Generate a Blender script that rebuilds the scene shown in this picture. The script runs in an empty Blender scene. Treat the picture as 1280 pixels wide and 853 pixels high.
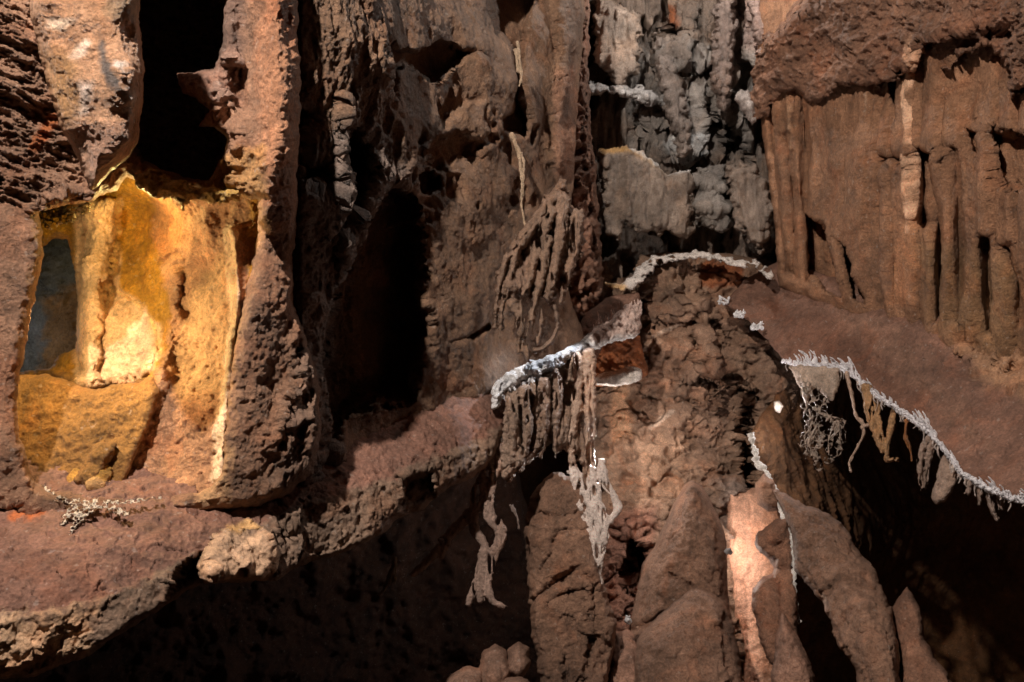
# A show cave gallery: lit alcove on the left, grey chimney at the back, clay ledges on both sides
import bpy, math, random
WORLD_COL = (.55, .5, .5, 1); WORLD_STR = .002; EXPOSURE = 0.0
# name, px, py, depth (or world point, None, None), watts, colour, size, aim, cone
LAMPS = [
    ('torch_lamp', (-1.5, 0.6, 4.9), None, None, 1700, (1, .88, .77), .06, (640, 400, 5.0), 120, .4),
    ('fill_lamp', (1.6, -1.5, 2.4), None, None, 46, (1, .62, .38), .6, (1230, 560, 6.0), 50, 1.0),  # added warm fill out of frame, lifts the shade under the right ledge
    ('alcove_lamp', 44, 385, 3.22, 40, (1, .74, .38), .04, (190, 450, 3.6), 170, .3),
    ('alcove_top_lamp', 168, 262, 3.62, 6, (1, .72, .25), .04),
    ('hollow_lamp', 20, 420, 4.6, .8, (.8, .85, 1), .05),
    ('niche_lamp', 757, 560, 6.1, 22, (1, .9, .82), .05),
    ('shelf_fill', 800, 290, 5.7, 120, (.86, .92, 1), .04, (684, 450, 5.3), 28, .6),  # added unseen spot in mid-air, brightens the white crystal shelf
    ('slit_lamp', 900, 700, 6.15, 9, (1, .85, .75), .05),
    ('ledge_lamp', 984, 520, 5.95, 9, (1, .92, .9), .05),
    ('chimney_lamp', 890, -120, 6.2, 75, (1, .93, .86), .05),
]
import bpy, math, random
import numpy as np
from mathutils import Matrix, Vector
SC = bpy.context.scene
COL = SC.collection
# ------------------------------------------------------------------ camera
F = 1000.0            # focal length in pixels of the 1280 px wide photograph
PITCH = math.radians(6.0)
CAM_Z = 1.6
cd = bpy.data.cameras.new('camera'); cam = bpy.data.objects.new('camera', cd); COL.objects.link(cam)
cd.sensor_width = 36.0; cd.lens = 36.0 * F / 1280.0; cd.clip_start = 0.05; cd.clip_end = 200.0
cam.location = (0, 0, CAM_Z); cam.rotation_euler = (math.radians(90) - PITCH, 0, 0)
SC.camera = cam
CP, SP = math.cos(PITCH), math.sin(PITCH)
def P(px, py, d):
    """point of the cave at picture direction (px, py), d metres ahead of the camera"""
    x = (np.asarray(px, float) - 640.0) / F * d
    z = -(np.asarray(py, float) - 426.5) / F * d
    return np.stack([x + 0 * z, d * CP + z * SP, CAM_Z - d * SP + z * CP], -1)
# ------------------------------------------------------------------ world, view
w = bpy.data.worlds.new('World'); SC.world = w; w.use_nodes = True
bg = w.node_tree.nodes['Background']; bg.inputs['Color'].default_value = WORLD_COL; bg.inputs['Strength'].default_value = WORLD_STR
SC.view_settings.view_transform = 'Standard'; SC.view_settings.look = 'None'
SC.view_settings.exposure = EXPOSURE; SC.view_settings.gamma = 1
SC.cycles.max_bounces = 6; SC.cycles.diffuse_bounces = 4; SC.cycles.use_denoising = True
SC.cycles.sample_clamp_indirect = 4.0
# ------------------------------------------------------------------ lamps of the cave and added fill lights
def lamp(name, px, py, d, power, color, size, target=None, spot=None, blend=.4):
    ld = bpy.data.lights.new(name, 'SPOT' if spot else 'POINT'); o = bpy.data.objects.new(name, ld); COL.objects.link(o)
    p = Vector(P(px, py, d)) if py is not None else Vector(px)
    o.location = p; ld.energy = power; ld.color = color; ld.shadow_soft_size = size
    if spot:
        ld.spot_size = math.radians(spot); ld.spot_blend = blend
        o.rotation_euler = (Vector(P(*target)) - p).to_track_quat('-Z', 'Y').to_euler()
    return o
for args in LAMPS: lamp(*args)
# ------------------------------------------------------------------ noise
def _h(ix, iy, iz, seed):
    h = (ix * 374761393 + iy * 668265263 + iz * 2147483647 + seed * 974711) & 0xffffffff
    h = ((h ^ (h >> 13)) * 1274126177) & 0xffffffff
    h = ((h ^ (h >> 16)) * 2246822519) & 0xffffffff
    return h ^ (h >> 15)
_G = np.array([[1,1,0],[-1,1,0],[1,-1,0],[-1,-1,0],[1,0,1],[-1,0,1],[1,0,-1],[-1,0,-1],[0,1,1],[0,-1,1],[0,1,-1],[0,-1,-1],[1,1,0],[-1,1,0],[0,-1,1],[0,-1,-1]], float)
def perlin(p, seed=0):
    i = np.floor(p).astype(np.int64); f = p - i; u = f * f * f * (f * (f * 6 - 15) + 10)
    r = 0
    for dx in (0, 1):
        wx = u[:, 0] if dx else 1 - u[:, 0]
        for dy in (0, 1):
            wy = u[:, 1] if dy else 1 - u[:, 1]
            for dz in (0, 1):
                wz = u[:, 2] if dz else 1 - u[:, 2]
                g = _G[_h(i[:, 0] + dx, i[:, 1] + dy, i[:, 2] + dz, seed) & 15]
                r = r + wx * wy * wz * (g[:, 0] * (f[:, 0] - dx) + g[:, 1] * (f[:, 1] - dy) + g[:, 2] * (f[:, 2] - dz))
    return r
def cells(p, seed=0):
    """distance to nearest and second nearest feature point"""
    i = np.floor(p).astype(np.int64); f1 = np.full(len(p), 9.0); f2 = np.full(len(p), 9.0)
    idv = np.zeros(len(p))
    for dx in (-1, 0, 1):
        for dy in (-1, 0, 1):
            for dz in (-1, 0, 1):
                c = i + (dx, dy, dz); h = _h(c[:, 0], c[:, 1], c[:, 2], seed)
                q = c + np.stack([(h & 1023), (h >> 10) & 1023, (h >> 20) & 1023], -1) / 1023.0
                d = np.sqrt(((q - p) ** 2).sum(1))
                near = d < f1
                f2 = np.where(near, f1, np.minimum(f2, d)); idv = np.where(near, (h & 4095) / 4095.0, idv); f1 = np.minimum(f1, d)
    return f1, f2, idv
def facets(p, seed=0):
    """broken rock: each cell is a plane with its own tilt"""
    i = np.floor(p).astype(np.int64); f1 = np.full(len(p), 9.0); v = np.zeros(len(p))
    for dx in (-1, 0, 1):
        for dy in (-1, 0, 1):
            for dz in (-1, 0, 1):
                c = i + (dx, dy, dz); h = _h(c[:, 0], c[:, 1], c[:, 2], seed)
                o = p - c - np.stack([(h & 1023), (h >> 10) & 1023, (h >> 20) & 1023], -1) / 1023.0
                d = (o * o).sum(1); near = d < f1; h2 = _h(c[:, 0] + 7, c[:, 1], c[:, 2], seed + 3)
                t = np.stack([(h2 & 255) / 127. - 1, ((h2 >> 8) & 255) / 127. - 1, ((h2 >> 16) & 255) / 127. - 1], -1)
                v = np.where(near, (o * t).sum(1) * .9 + ((h2 >> 24) & 255) / 255. * .35, v); f1 = np.where(near, d, f1)
    return v
def fbm(p, octv=4, seed=0, gain=.5, ridged=False):
    a, r, n = 1.0, 0, 0
    for k in range(octv):
        v = perlin(p * 2.03 ** k + 17.3 * k, seed + k)
        r = r + a * ((1 - 2.6 * np.abs(v)) if ridged else v * 1.6); n += a; a *= gain
    return r / n
# ------------------------------------------------------------------ 2D distance fields
def seg_dist(gx, gy, pts, closed):
    pts = np.asarray(pts, float); a = pts if closed else pts[:-1]; b = np.roll(pts, -1, 0) if closed else pts[1:]
    d = np.full(gx.shape, 1e18)
    for (ax, ay), (bx, by) in zip(a, b):
        ex, ey = bx - ax, by - ay; L = ex * ex + ey * ey + 1e-9
        t = np.clip(((gx - ax) * ex + (gy - ay) * ey) / L, 0, 1)
        d = np.minimum(d, (gx - ax - t * ex) ** 2 + (gy - ay - t * ey) ** 2)
    return np.sqrt(d)
def inside(gx, gy, pts):
    r = np.zeros(gx.shape, bool); pts = np.asarray(pts, float); q = np.roll(pts, -1, 0)
    for (ax, ay), (bx, by) in zip(pts, q):
        if ay == by: continue
        c = ((ay > gy) != (by > gy)) & (gx < (bx - ax) * (gy - ay) / (by - ay) + ax)
        r ^= c
    return r
class Grid:
    def __init__(s, x0, y0, x1, y1, step):
        s.step = step; s.nx = int((x1 - x0) / step) + 2; s.ny = int((y1 - y0) / step) + 2
        s.X, s.Y = np.meshgrid(x0 + step * np.arange(s.nx), y0 + step * np.arange(s.ny))
        s.k = 3; s.cx = x0 + step * s.k * np.arange(s.nx // s.k + 2); s.cy = y0 + step * s.k * np.arange(s.ny // s.k + 2)
        s.CX, s.CY = np.meshgrid(s.cx, s.cy)
    def up(s, c):
        fx = np.arange(s.nx) / s.k; fy = np.arange(s.ny) / s.k
        ix = np.minimum(fx.astype(int), c.shape[1] - 2); iy = np.minimum(fy.astype(int), c.shape[0] - 2)
        tx = (fx - ix)[None, :]; ty = (fy - iy)[:, None]
        A = c[iy][:, ix]; B = c[iy][:, ix + 1]; C_ = c[iy + 1][:, ix]; D = c[iy + 1][:, ix + 1]
        return (A * (1 - tx) + B * tx) * (1 - ty) + (C_ * (1 - tx) + D * tx) * ty
    def sdf(s, pts):
        d = seg_dist(s.CX, s.CY, pts, True); return s.up(np.where(inside(s.CX, s.CY, pts), -d, d))
    def line(s, pts): return s.up(seg_dist(s.CX, s.CY, pts, False))
    def rag(s, amp, wl=24.0, seed=3, sx=1.0, sy=1.0, octv=4):
        p = np.stack([s.X.ravel() / wl * sx, s.Y.ravel() / wl * sy, np.full(s.X.size, seed * 3.17)], -1)
        return amp * fbm(p, octv, seed, .6).reshape(s.X.shape)
def sstep(t): t = np.clip(t, 0, 1); return t * t * (3 - 2 * t)
def tps(ctrl, X, Y):
    """smooth depth through control points; inverse depth is interpolated, so flat surfaces stay flat"""
    c = np.asarray(ctrl, float); n = len(c); x = c[:, 0] / 1000; y = c[:, 1] / 1000; v = 1 / c[:, 2]
    def U(r2): return np.where(r2 > 0, r2 * np.log(r2 + 1e-12), 0)
    K = U((x[:, None] - x) ** 2 + (y[:, None] - y) ** 2) + 1e-3 * np.eye(n)
    Pm = np.stack([np.ones(n), x, y], 1) if n >= 3 else np.ones((n, 1)); m = Pm.shape[1]
    A = np.zeros((n + m, n + m)); A[:n, :n] = K; A[:n, n:] = Pm; A[n:, :n] = Pm.T
    w_ = np.linalg.lstsq(A, np.concatenate([v, np.zeros(m)]), rcond=None)[0]
    r = 0; X_ = X / 1000; Y_ = Y / 1000
    for i in range(n): r = r + w_[i] * U((X_ - x[i]) ** 2 + (Y_ - y[i]) ** 2)
    r = r + w_[n]
    if m == 3: r = r + w_[n + 1] * X_ + w_[n + 2] * Y_
    return 1 / np.clip(r, 1 / 14.0, 1 / 1.2)
# ------------------------------------------------------------------ rock builder
def link_mesh(name, V, faces, mat, parent=None, tint=None, smooth=True):
    me = bpy.data.meshes.new(name)
    V = np.asarray(V, np.float32)
    if isinstance(faces, np.ndarray):
        nf, k = faces.shape
        me.vertices.add(len(V)); me.vertices.foreach_set('co', V.ravel())
        me.loops.add(nf * k); me.loops.foreach_set('vertex_index', faces.ravel().astype(np.int32))
        me.polygons.add(nf); me.polygons.foreach_set('loop_start', np.arange(0, nf * k, k, dtype=np.int32))
        me.polygons.foreach_set('loop_total', np.full(nf, k, np.int32)); me.update(calc_edges=True); me.validate()
    else:
        me.from_pydata([tuple(v) for v in V], [], faces)
    if smooth: me.polygons.foreach_set('use_smooth', np.ones(len(me.polygons), bool))
    if tint is not None:
        at = me.color_attributes.new('tint', 'FLOAT_COLOR', 'POINT')
        c = np.ones((len(V), 4), np.float32); c[:, :3] = tint; at.data.foreach_set('color', c.ravel())
    if mat: me.materials.append(mat)
    o = bpy.data.objects.new(name, me); COL.objects.link(o)
    if parent: o.parent = parent
    return o
def tag(o, label=None, cat=None, group=None, kind=None):
    if label: o['label'] = label
    if cat: o['category'] = cat
    if group: o['group'] = group
    if kind: o['kind'] = kind
    return o
def thing(name, label, cat, loc=(0, 0, 0), group=None):
    o = bpy.data.objects.new(name, None); o.location = loc; COL.objects.link(o); o.empty_display_size = .1
    return tag(o, label, cat, group)
def noise_sum(W, specs, g, sel):
    tot = np.zeros(len(W))
    for s in specs:
        q = W
        if 'rot' in s:
            a = math.radians(s['rot']); q = np.stack([W[:, 0] * math.cos(a) + W[:, 2] * math.sin(a), W[:, 1], -W[:, 0] * math.sin(a) + W[:, 2] * math.cos(a)], -1)
        q = q * np.asarray(s.get('st', (1, 1, 1))) * s['f']; sd = s.get('seed', 1)
        if s.get('warp'): q = q + s['warp'] * np.stack([fbm(q * .7 + 5, 2, sd + 50), fbm(q * .7 + 9, 2, sd + 51), fbm(q * .7 + 13, 2, sd + 52)], -1)
        t = s.get('t', 'fbm')
        if t == 'fbm': v = fbm(q, s.get('o', 4), sd, s.get('g', .5))
        elif t == 'ridge': v = fbm(q, s.get('o', 4), sd, s.get('g', .5), True)
        elif t == 'cell': f1, f2, idv = cells(q, sd); v = np.clip((f2 - f1) * 2.2, 0, 1) ** .6 - 1
        elif t == 'block': f1, f2, idv = cells(q, sd); v = idv - .5 - .12 * (np.clip((f2 - f1) * 7, 0, 1) < 1) * (1 - np.clip((f2 - f1) * 7, 0, 1))
        elif t == 'facet': v = facets(q + .12 * np.stack([fbm(q * 3, 2, sd), fbm(q * 3 + 7, 2, sd), fbm(q * 3 + 3, 2, sd)], -1), sd)
        elif t == 'lump': f1, f2, idv = cells(q, sd); v = 1 - np.clip(f1, 0, 1) ** 2 * 1.6
        elif t == 'pit': v = -np.clip(fbm(q, 3, sd) * 3 - .55, 0, 1)
        elif t == 'crack': v = -np.clip(1 - np.abs(fbm(q, 3, sd)) * s.get('w', 14), 0, 1)
        a = s['a']
        if 'mask' in s:
            m = sstep((-(g.sdf(s['mask']) + g.rag(10)) / s.get('edge', 14.) + .5)).ravel()[sel]; a = a * m
        tot += a * v
    return tot
def rock(name, outline, ctrl, mat, noise=(), feats=(), paints=(), tint=(.3, .2, .15), holes=(), step=1.5, rag=(3., 30.), round_=(.1, 40.), back='skirt',
         thick=.8, parent=None, power=2., seed=1, clip=(-420, -90, 1760, 945), noise_edge=0., stems=None, lace=None):
    o_ = np.asarray(outline, float) if stems is None else np.concatenate([np.asarray([p[:2] for p in s[0]], float) + q for s in stems for q in ((-12, -12), (12, 12))])
    x0, y0 = np.maximum(o_.min(0) - 3 * step - 6, clip[:2]); x1, y1 = np.minimum(o_.max(0) + 3 * step + 6, clip[2:])
    g = Grid(x0, y0, x1, y1, step)
    if stems is None: S = g.sdf(outline)
    else:
        S = np.full(g.X.shape, 99.)
        for pts, w0, w1 in stems:
            sp_ = smooth_path(np.asarray([p[:2] for p in pts], float), 6 * len(pts)); n_ = len(sp_) - 1
            for i_ in range(n_):
                (ax, ay), (bx, by) = sp_[i_], sp_[i_ + 1]; ex, ey = bx - ax, by - ay; t_ = np.clip(((g.X - ax) * ex + (g.Y - ay) * ey) / (ex * ex + ey * ey + 1e-9), 0, 1)
                S = np.minimum(S, np.hypot(g.X - ax - t_ * ex, g.Y - ay - t_ * ey) - (w0 + (w1 - w0) * (i_ + t_) / n_))
    for h in holes: S = np.maximum(S, -g.sdf(h))
    S = S + g.rag(rag[0], rag[1], seed)
    if lace:   # lace = (strand half width, hole wavelength px, vertical stretch, slant, top fade px)
        lw, wl, vs, sl, gain_ = lace; q_ = np.stack([(g.X.ravel() + sl * g.Y.ravel()) / wl, g.Y.ravel() / (wl * vs), np.full(g.X.size, seed * 1.7)], -1)
        v_ = np.abs(fbm(q_, 2, seed + 5, .4)).reshape(g.X.shape); v2_ = np.abs(fbm(q_ * 1.37 + 9.1, 2, seed + 6, .4)).reshape(g.X.shape)
        S = np.maximum(S, (np.minimum(v_, v2_) - lw) * wl * gain_)
    D = tps(ctrl, g.X, g.Y)
    e = np.clip(-S, 0, None); h, R = round_
    prof = (1 - np.clip(1 - np.clip(e / R, 0, 1), 0, 1) ** power) ** (1 / power)
    if back == 'mirror': base = D.copy(); bulge = h * prof; D = D - bulge
    else: D = D + h * (1 - prof)
    for f in feats:
        if f[0] == 'ridge':
            d = g.line(f[1]) + g.rag(f[4] if len(f) > 4 else 2., 20., seed + 7)
            D = D - f[3] * np.exp(-(np.clip(d, 0, None) / f[2]) ** 2 * 1.2)
        elif f[0] == 'crack':
            d = np.abs(g.line(f[1]) + g.rag(f[4] if len(f) > 4 else 3., 14., seed + 9))
            D = D + f[3] * np.clip(1 - d / f[2], 0, 1)
        elif f[0] == 'poly':
            d = g.sdf(f[1]) + g.rag(f[4] if len(f) > 4 else 4., f[5] if len(f) > 5 else 18., seed + 11)
            D = D + f[2] * sstep(-d / f[3] + .5)
        elif f[0] == 'dome':
            d = g.sdf(f[1]) + g.rag(f[4] if len(f) > 4 else 2., 18., seed + 11)
            q = np.clip(-d / f[3], 0, 1); D = D - f[2] * np.sqrt(1 - (1 - q) ** 2)
    ins = S < 0
    cell = ins[:-1, :-1] | ins[1:, :-1] | ins[:-1, 1:] | ins[1:, 1:]
    used = np.zeros(S.shape, bool); used[:-1, :-1] |= cell; used[1:, :-1] |= cell; used[:-1, 1:] |= cell; used[1:, 1:] |= cell
    gy, gx = np.gradient(S, step); gl = gx * gx + gy * gy + 1e-6
    out = used & ~ins; mv = np.clip(np.where(out, S, 0), 0, step * 1.5)
    X = g.X - np.where(out, mv * gx / np.sqrt(gl), 0); Y = g.Y - np.where(out, mv * gy / np.sqrt(gl), 0)
    W = P(X, Y, D)
    # normals of the smooth form
    dx = np.gradient(W, axis=1); dy = np.gradient(W, axis=0); N = np.cross(dy, dx); N /= np.linalg.norm(N, axis=2, keepdims=True) + 1e-12
    sel = np.flatnonzero(used.ravel()); Wf = W.reshape(-1, 3)[sel]; Nf = N.reshape(-1, 3)[sel]
    camp = np.array([0, 0, CAM_Z]); view = camp - Wf; view /= np.linalg.norm(view, axis=1, keepdims=True)
    Nf = np.where(((Nf * view).sum(1) < 0)[:, None], -Nf, Nf); Nf = Nf * .7 + view * .5; Nf /= np.linalg.norm(Nf, axis=1, keepdims=True)
    amp = noise_sum(Wf, noise, g, sel)
    eg = e.ravel()[sel]; amp = amp * (noise_edge + (1 - noise_edge) * np.clip(eg / 8., 0, 1))
    # keep the outline: move along the view ray near the border
    dirn = Nf * np.clip(eg / 20., 0, 1)[:, None] + view * (1 - np.clip(eg / 20., 0, 1))[:, None]
    Vf = Wf + dirn * amp[:, None]
    T = np.tile(np.asarray(tint, float), (len(sel), 1))
    for p in paints:
        d = (g.sdf(p[1]) if p[0] == 'poly' else g.line(p[1]) - p[5]) + g.rag(p[4] if len(p) > 4 else 6., 16., seed + 21)
        m = sstep(-d / p[3] + .5).ravel()[sel][:, None]; T = T * (1 - m) + np.asarray(p[2]) * m
    idx = -np.ones(S.size, np.int64); idx[sel] = np.arange(len(sel)); idx = idx.reshape(S.shape)
    c = cell; Fq = np.stack([idx[:-1, :-1][c], idx[1:, :-1][c], idx[1:, 1:][c], idx[:-1, 1:][c]], 1)
    # border edges
    E = np.concatenate([Fq[:, [0, 1]], Fq[:, [1, 2]], Fq[:, [2, 3]], Fq[:, [3, 0]]]); key = np.sort(E, 1); kk = key[:, 0] * len(sel) + key[:, 1]
    _, inv, cnt = np.unique(kk, return_inverse=True, return_counts=True); B = E[cnt[inv] == 1]
    n = len(Vf)
    if back == 'mirror':
        bd = np.zeros(n, bool); bd[B.ravel()] = True
        bk = (P(X, Y, base + bulge * thick + 1e-4)).reshape(-1, 3)[sel]; bk = bk + (noise_sum(bk, noise[:1], g, sel) * np.clip(eg / 15, 0, 1))[:, None] * (-view)
        m2 = np.where(bd, np.arange(n), n + np.cumsum(~bd) - 1)
        V = np.concatenate([Vf, bk[~bd]]); T = np.concatenate([T, T[~bd]]); Fa = np.concatenate([Fq, m2[Fq][:, ::-1]])
    else:
        bu = np.unique(B); mp = -np.ones(n, np.int64); mp[bu] = np.arange(len(bu)); rings = 5; V = [Vf]; TT = [T]; FF = [Fq]; prev = None
        for r in range(1, rings + 1):
            t = (r / rings) ** 1.5; q = Vf[bu] - view[bu] * thick * t
            if r: q = q + (fbm(q * 6, 2, 5)[:, None]) * view[bu] * .08 * t
            V.append(q); TT.append(T[bu])
            a = (B if r == 1 else mp[B] + n + (r - 2) * len(bu)); b = mp[B] + n + (r - 1) * len(bu)
            FF.append(np.stack([a[:, 1], a[:, 0], b[:, 0], b[:, 1]], 1))
        V = np.concatenate(V); T = np.concatenate(TT); Fa = np.concatenate(FF)
    return link_mesh(name, V, Fa[:, ::-1], mat, parent, T)
# ------------------------------------------------------------------ strands (stone straws, nets, curtains)
def smooth_path(pts, n):
    pts = np.asarray(pts, float)
    if len(pts) == 2: t = np.linspace(0, 1, n)[:, None]; return pts[0] * (1 - t) + pts[1] * t
    seg = len(pts) - 1; u = np.linspace(0, seg - 1e-6, n); i = u.astype(int); f = (u - i)[:, None]
    p0 = pts[np.maximum(i - 1, 0)]; p1 = pts[i]; p2 = pts[i + 1]; p3 = pts[np.minimum(i + 2, seg)]
    return .5 * (2 * p1 + (p2 - p0) * f + (2 * p0 - 5 * p1 + 4 * p2 - p3) * f * f + (3 * p1 - p0 - 3 * p2 + p3) * f ** 3)
def tubes(name, specs, mat, parent=None, sides=6, tint=(.6, .55, .5), rough=.35, seed=0):
    """specs: list of (points [(px,py,d)...], radius_start, radius_end) in metres"""
    V, Fc, T = [], [], []; base = 0; rs = np.random.RandomState(seed)
    for s in specs:
        pts, r0, r1 = s[:3]; tc = s[3] if len(s) > 3 else tint
        px = smooth_path(pts, max(6, int(3 + 1.2 * sum(math.dist(a[:2], b[:2]) for a, b in zip(pts[:-1], pts[1:])) / 3.5)))
        W = P(px[:, 0], px[:, 1], px[:, 2]); n = len(W)
        t = np.gradient(W, axis=0); t /= np.linalg.norm(t, axis=1, keepdims=True) + 1e-9
        a = np.cross(t, (0.1, 1, 0.05)); a /= np.linalg.norm(a, axis=1, keepdims=True) + 1e-9; b = np.cross(t, a)
        R = np.linspace(r0, r1, n) * (1 + rough * fbm(W * 34 + rs.rand() * 40, 3, 3, .7) * 3.2); R = np.clip(R, r1 * .3, None)
        W = W + a * (fbm(W * 7 + 3, 2, 8) * r0 * .8)[:, None]
        for k in range(sides):
            an = 2 * math.pi * k / sides; V.append(W + (a * math.cos(an) + b * math.sin(an)) * R[:, None])
        cap0 = base + n * sides; V.append(W[:1]); V.append(W[-1:] + t[-1:] * r1)
        for k in range(sides):
            k2 = (k + 1) % sides
            for i in range(n - 1): Fc.append((base + k * n + i, base + k * n + i + 1, base + k2 * n + i + 1, base + k2 * n + i))
            Fc.append((cap0, base + k * n, base + k2 * n)); Fc.append((cap0 + 1, base + k2 * n + n - 1, base + k * n + n - 1))
        T += [tc] * (n * sides + 2); base += n * sides + 2
    return link_mesh(name, np.concatenate(V), Fc, mat, parent, np.array(T))
# ------------------------------------------------------------------ materials
def stone(name, rough=.75, spec=.4, mott=(.55, 1.45), warm=(.62, .36, .2), grain=1.4, bump=.9, sss=0., scale=1.0, speck=0.0, hue=(1, 1, 1), trans=0.):
    m = bpy.data.materials.new(name); m.use_nodes = True; nt = m.node_tree; N = nt.nodes; L = nt.links
    bs = N['Principled BSDF']; bs.inputs['Specular IOR Level'].default_value = spec
    at = N.new('ShaderNodeAttribute'); at.attribute_name = 'tint'
    tc = N.new('ShaderNodeTexCoord')
    def nz(sc, det, rg=.6, dist=0.0):
        n_ = N.new('ShaderNodeTexNoise'); n_.inputs['Scale'].default_value = sc * scale; n_.inputs['Detail'].default_value = det; n_.inputs['Roughness'].default_value = rg
        n_.inputs['Distortion'].default_value = dist; L.new(tc.outputs['Object'], n_.inputs['Vector']); return n_
    def mr(src, a, b, c, d):
        r = N.new('ShaderNodeMapRange'); r.inputs['From Min'].default_value = a; r.inputs['From Max'].default_value = b; r.inputs['To Min'].default_value = c; r.inputs['To Max'].default_value = d
        L.new(src, r.inputs['Value']); return r.outputs['Result']
    def mixc(typ, fac, a, b):
        x = N.new('ShaderNodeMix'); x.data_type = 'RGBA'; x.blend_type = typ
        if isinstance(fac, float): x.inputs['Factor'].default_value = fac
        else: L.new(fac, x.inputs['Factor'])
        for s_, v in ((6, a), (7, b)):
            if isinstance(v, tuple): x.inputs[s_].default_value = v
            else: L.new(v, x.inputs[s_])
        return x.outputs[2]
    n1 = nz(2.1, 8, .65, .4); n2 = nz(11, 7, .7, .2); n3 = nz(75, 8, .75)
    v = mr(n1.outputs['Fac'], .3, .7, mott[0], mott[1]); v2 = mr(n2.outputs['Fac'], .28, .72, .62, 1.4); v3 = mr(n3.outputs['Fac'], .35, .65, .64, 1.36)
    mu = N.new('ShaderNodeMath'); mu.operation = 'MULTIPLY'; L.new(v, mu.inputs[0]); L.new(v2, mu.inputs[1])
    mu2 = N.new('ShaderNodeMath'); mu2.operation = 'MULTIPLY'; L.new(mu.outputs[0], mu2.inputs[0]); L.new(v3, mu2.inputs[1])
    cb = N.new('ShaderNodeCombineColor')
    for k in range(3):
        hm = N.new('ShaderNodeMath'); hm.operation = 'MULTIPLY'; L.new(mu2.outputs[0], hm.inputs[0]); hm.inputs[1].default_value = hue[k]; L.new(hm.outputs[0], cb.inputs[k])
    col = mixc('MULTIPLY', 1.0, at.outputs['Color'], cb.outputs[0])
    n4 = nz(3.7, 5, .6, 1.0); wf = mr(n4.outputs['Fac'], .5, .75, 0, .4)
    wm = mixc('MULTIPLY', 1.0, col, (warm[0] * 2.2, warm[1] * 2.2, warm[2] * 2.2, 1)); col = mixc('MIX', wf, col, wm)
    if speck:
        vo = N.new('ShaderNodeTexNoise'); vo.inputs['Scale'].default_value = 38 * scale; vo.inputs['Detail'].default_value = 2; L.new(tc.outputs['Object'], vo.inputs['Vector'])
        sf = mr(vo.outputs['Fac'], .66, .72, 0, speck); col = mixc('MIX', sf, col, (.72, .66, .6, 1))
    L.new(col, bs.inputs['Base Color'])
    rr = mr(n2.outputs['Fac'], .3, .7, rough - .18, min(1, rough + .15)); L.new(rr, bs.inputs['Roughness'])
    ad = N.new('ShaderNodeMath'); ad.operation = 'MULTIPLY_ADD'; L.new(n3.outputs['Fac'], ad.inputs[0]); ad.inputs[1].default_value = .5 * grain; L.new(n2.outputs['Fac'], ad.inputs[2])
    bp = N.new('ShaderNodeBump'); bp.inputs['Strength'].default_value = bump; bp.inputs['Distance'].default_value = .045 / scale; L.new(ad.outputs[0], bp.inputs['Height']); L.new(bp.outputs[0], bs.inputs['Normal'])
    if sss: bs.inputs['Subsurface Weight'].default_value = sss; bs.inputs['Subsurface Radius'].default_value = (.04, .02, .01); bs.inputs['Subsurface Scale'].default_value = .5
    if trans:
        tr = N.new('ShaderNodeBsdfTranslucent'); L.new(col, tr.inputs['Color']); mx = N.new('ShaderNodeMixShader'); mx.inputs[0].default_value = trans
        L.new(bs.outputs[0], mx.inputs[1]); L.new(tr.outputs[0], mx.inputs[2]); L.new(mx.outputs[0], N['Material Output'].inputs['Surface'])
    return m
# ================================================================== materials
HUE = (1.12, .91, .77); CHUE = (1.02, .86, .78)
FACE = [dict(t='facet', a=.045, f=1.8, seed=3), dict(t='facet', a=.011, f=6, seed=4), dict(t='facet', a=.008, f=16, seed=5)]
ROCK = stone('cave_rock', .62, .5, mott=(.5, 1.5), speck=.2, hue=HUE)
CLAY = stone('cave_clay', .72, .4, mott=(.6, 1.4), bump=.6, speck=.15, hue=CHUE)
GREY = stone('grey_flowstone', .38, .6, mott=(.4, 1.5), warm=(.6, .42, .28))
PALE = stone('pale_calcite', .36, .6, mott=(.75, 1.25), warm=(.55, .42, .3), grain=1.4, trans=.12, hue=(1.1, .97, .88))
WHITE = stone('white_calcite', .4, .5, mott=(.85, 1.15), warm=(.5, .46, .42), trans=.28)
CRYST = stone('white_crystal', .3, .7, mott=(.95, 1.15), warm=(.47, .455, .44))
BROWN = (.24, .165, .12); PINK = (.30, .19, .155); DARKB = (.13, .08, .05); CREAM = (.62, .45, .28); GR = (.24, .23, .23); TAN = (.32, .21, .15)
RUG = [dict(a=.05, f=1.6, o=3), dict(t='ridge', a=.035, f=5, o=5, seed=4, g=.6), dict(a=.012, f=22, o=4, g=.6, seed=9), dict(t='pit', a=.03, f=9, seed=14), dict(t='pit', a=.02, f=22, seed=15)]
SOFT = [dict(a=.035, f=1.3, o=3), dict(a=.012, f=7, o=5, seed=5, g=.6), dict(a=.006, f=34, o=3, seed=9), dict(t='pit', a=.012, f=18, seed=15)]
def M(*parts):
    r = []
    for p in parts: r += p
    return r

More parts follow.
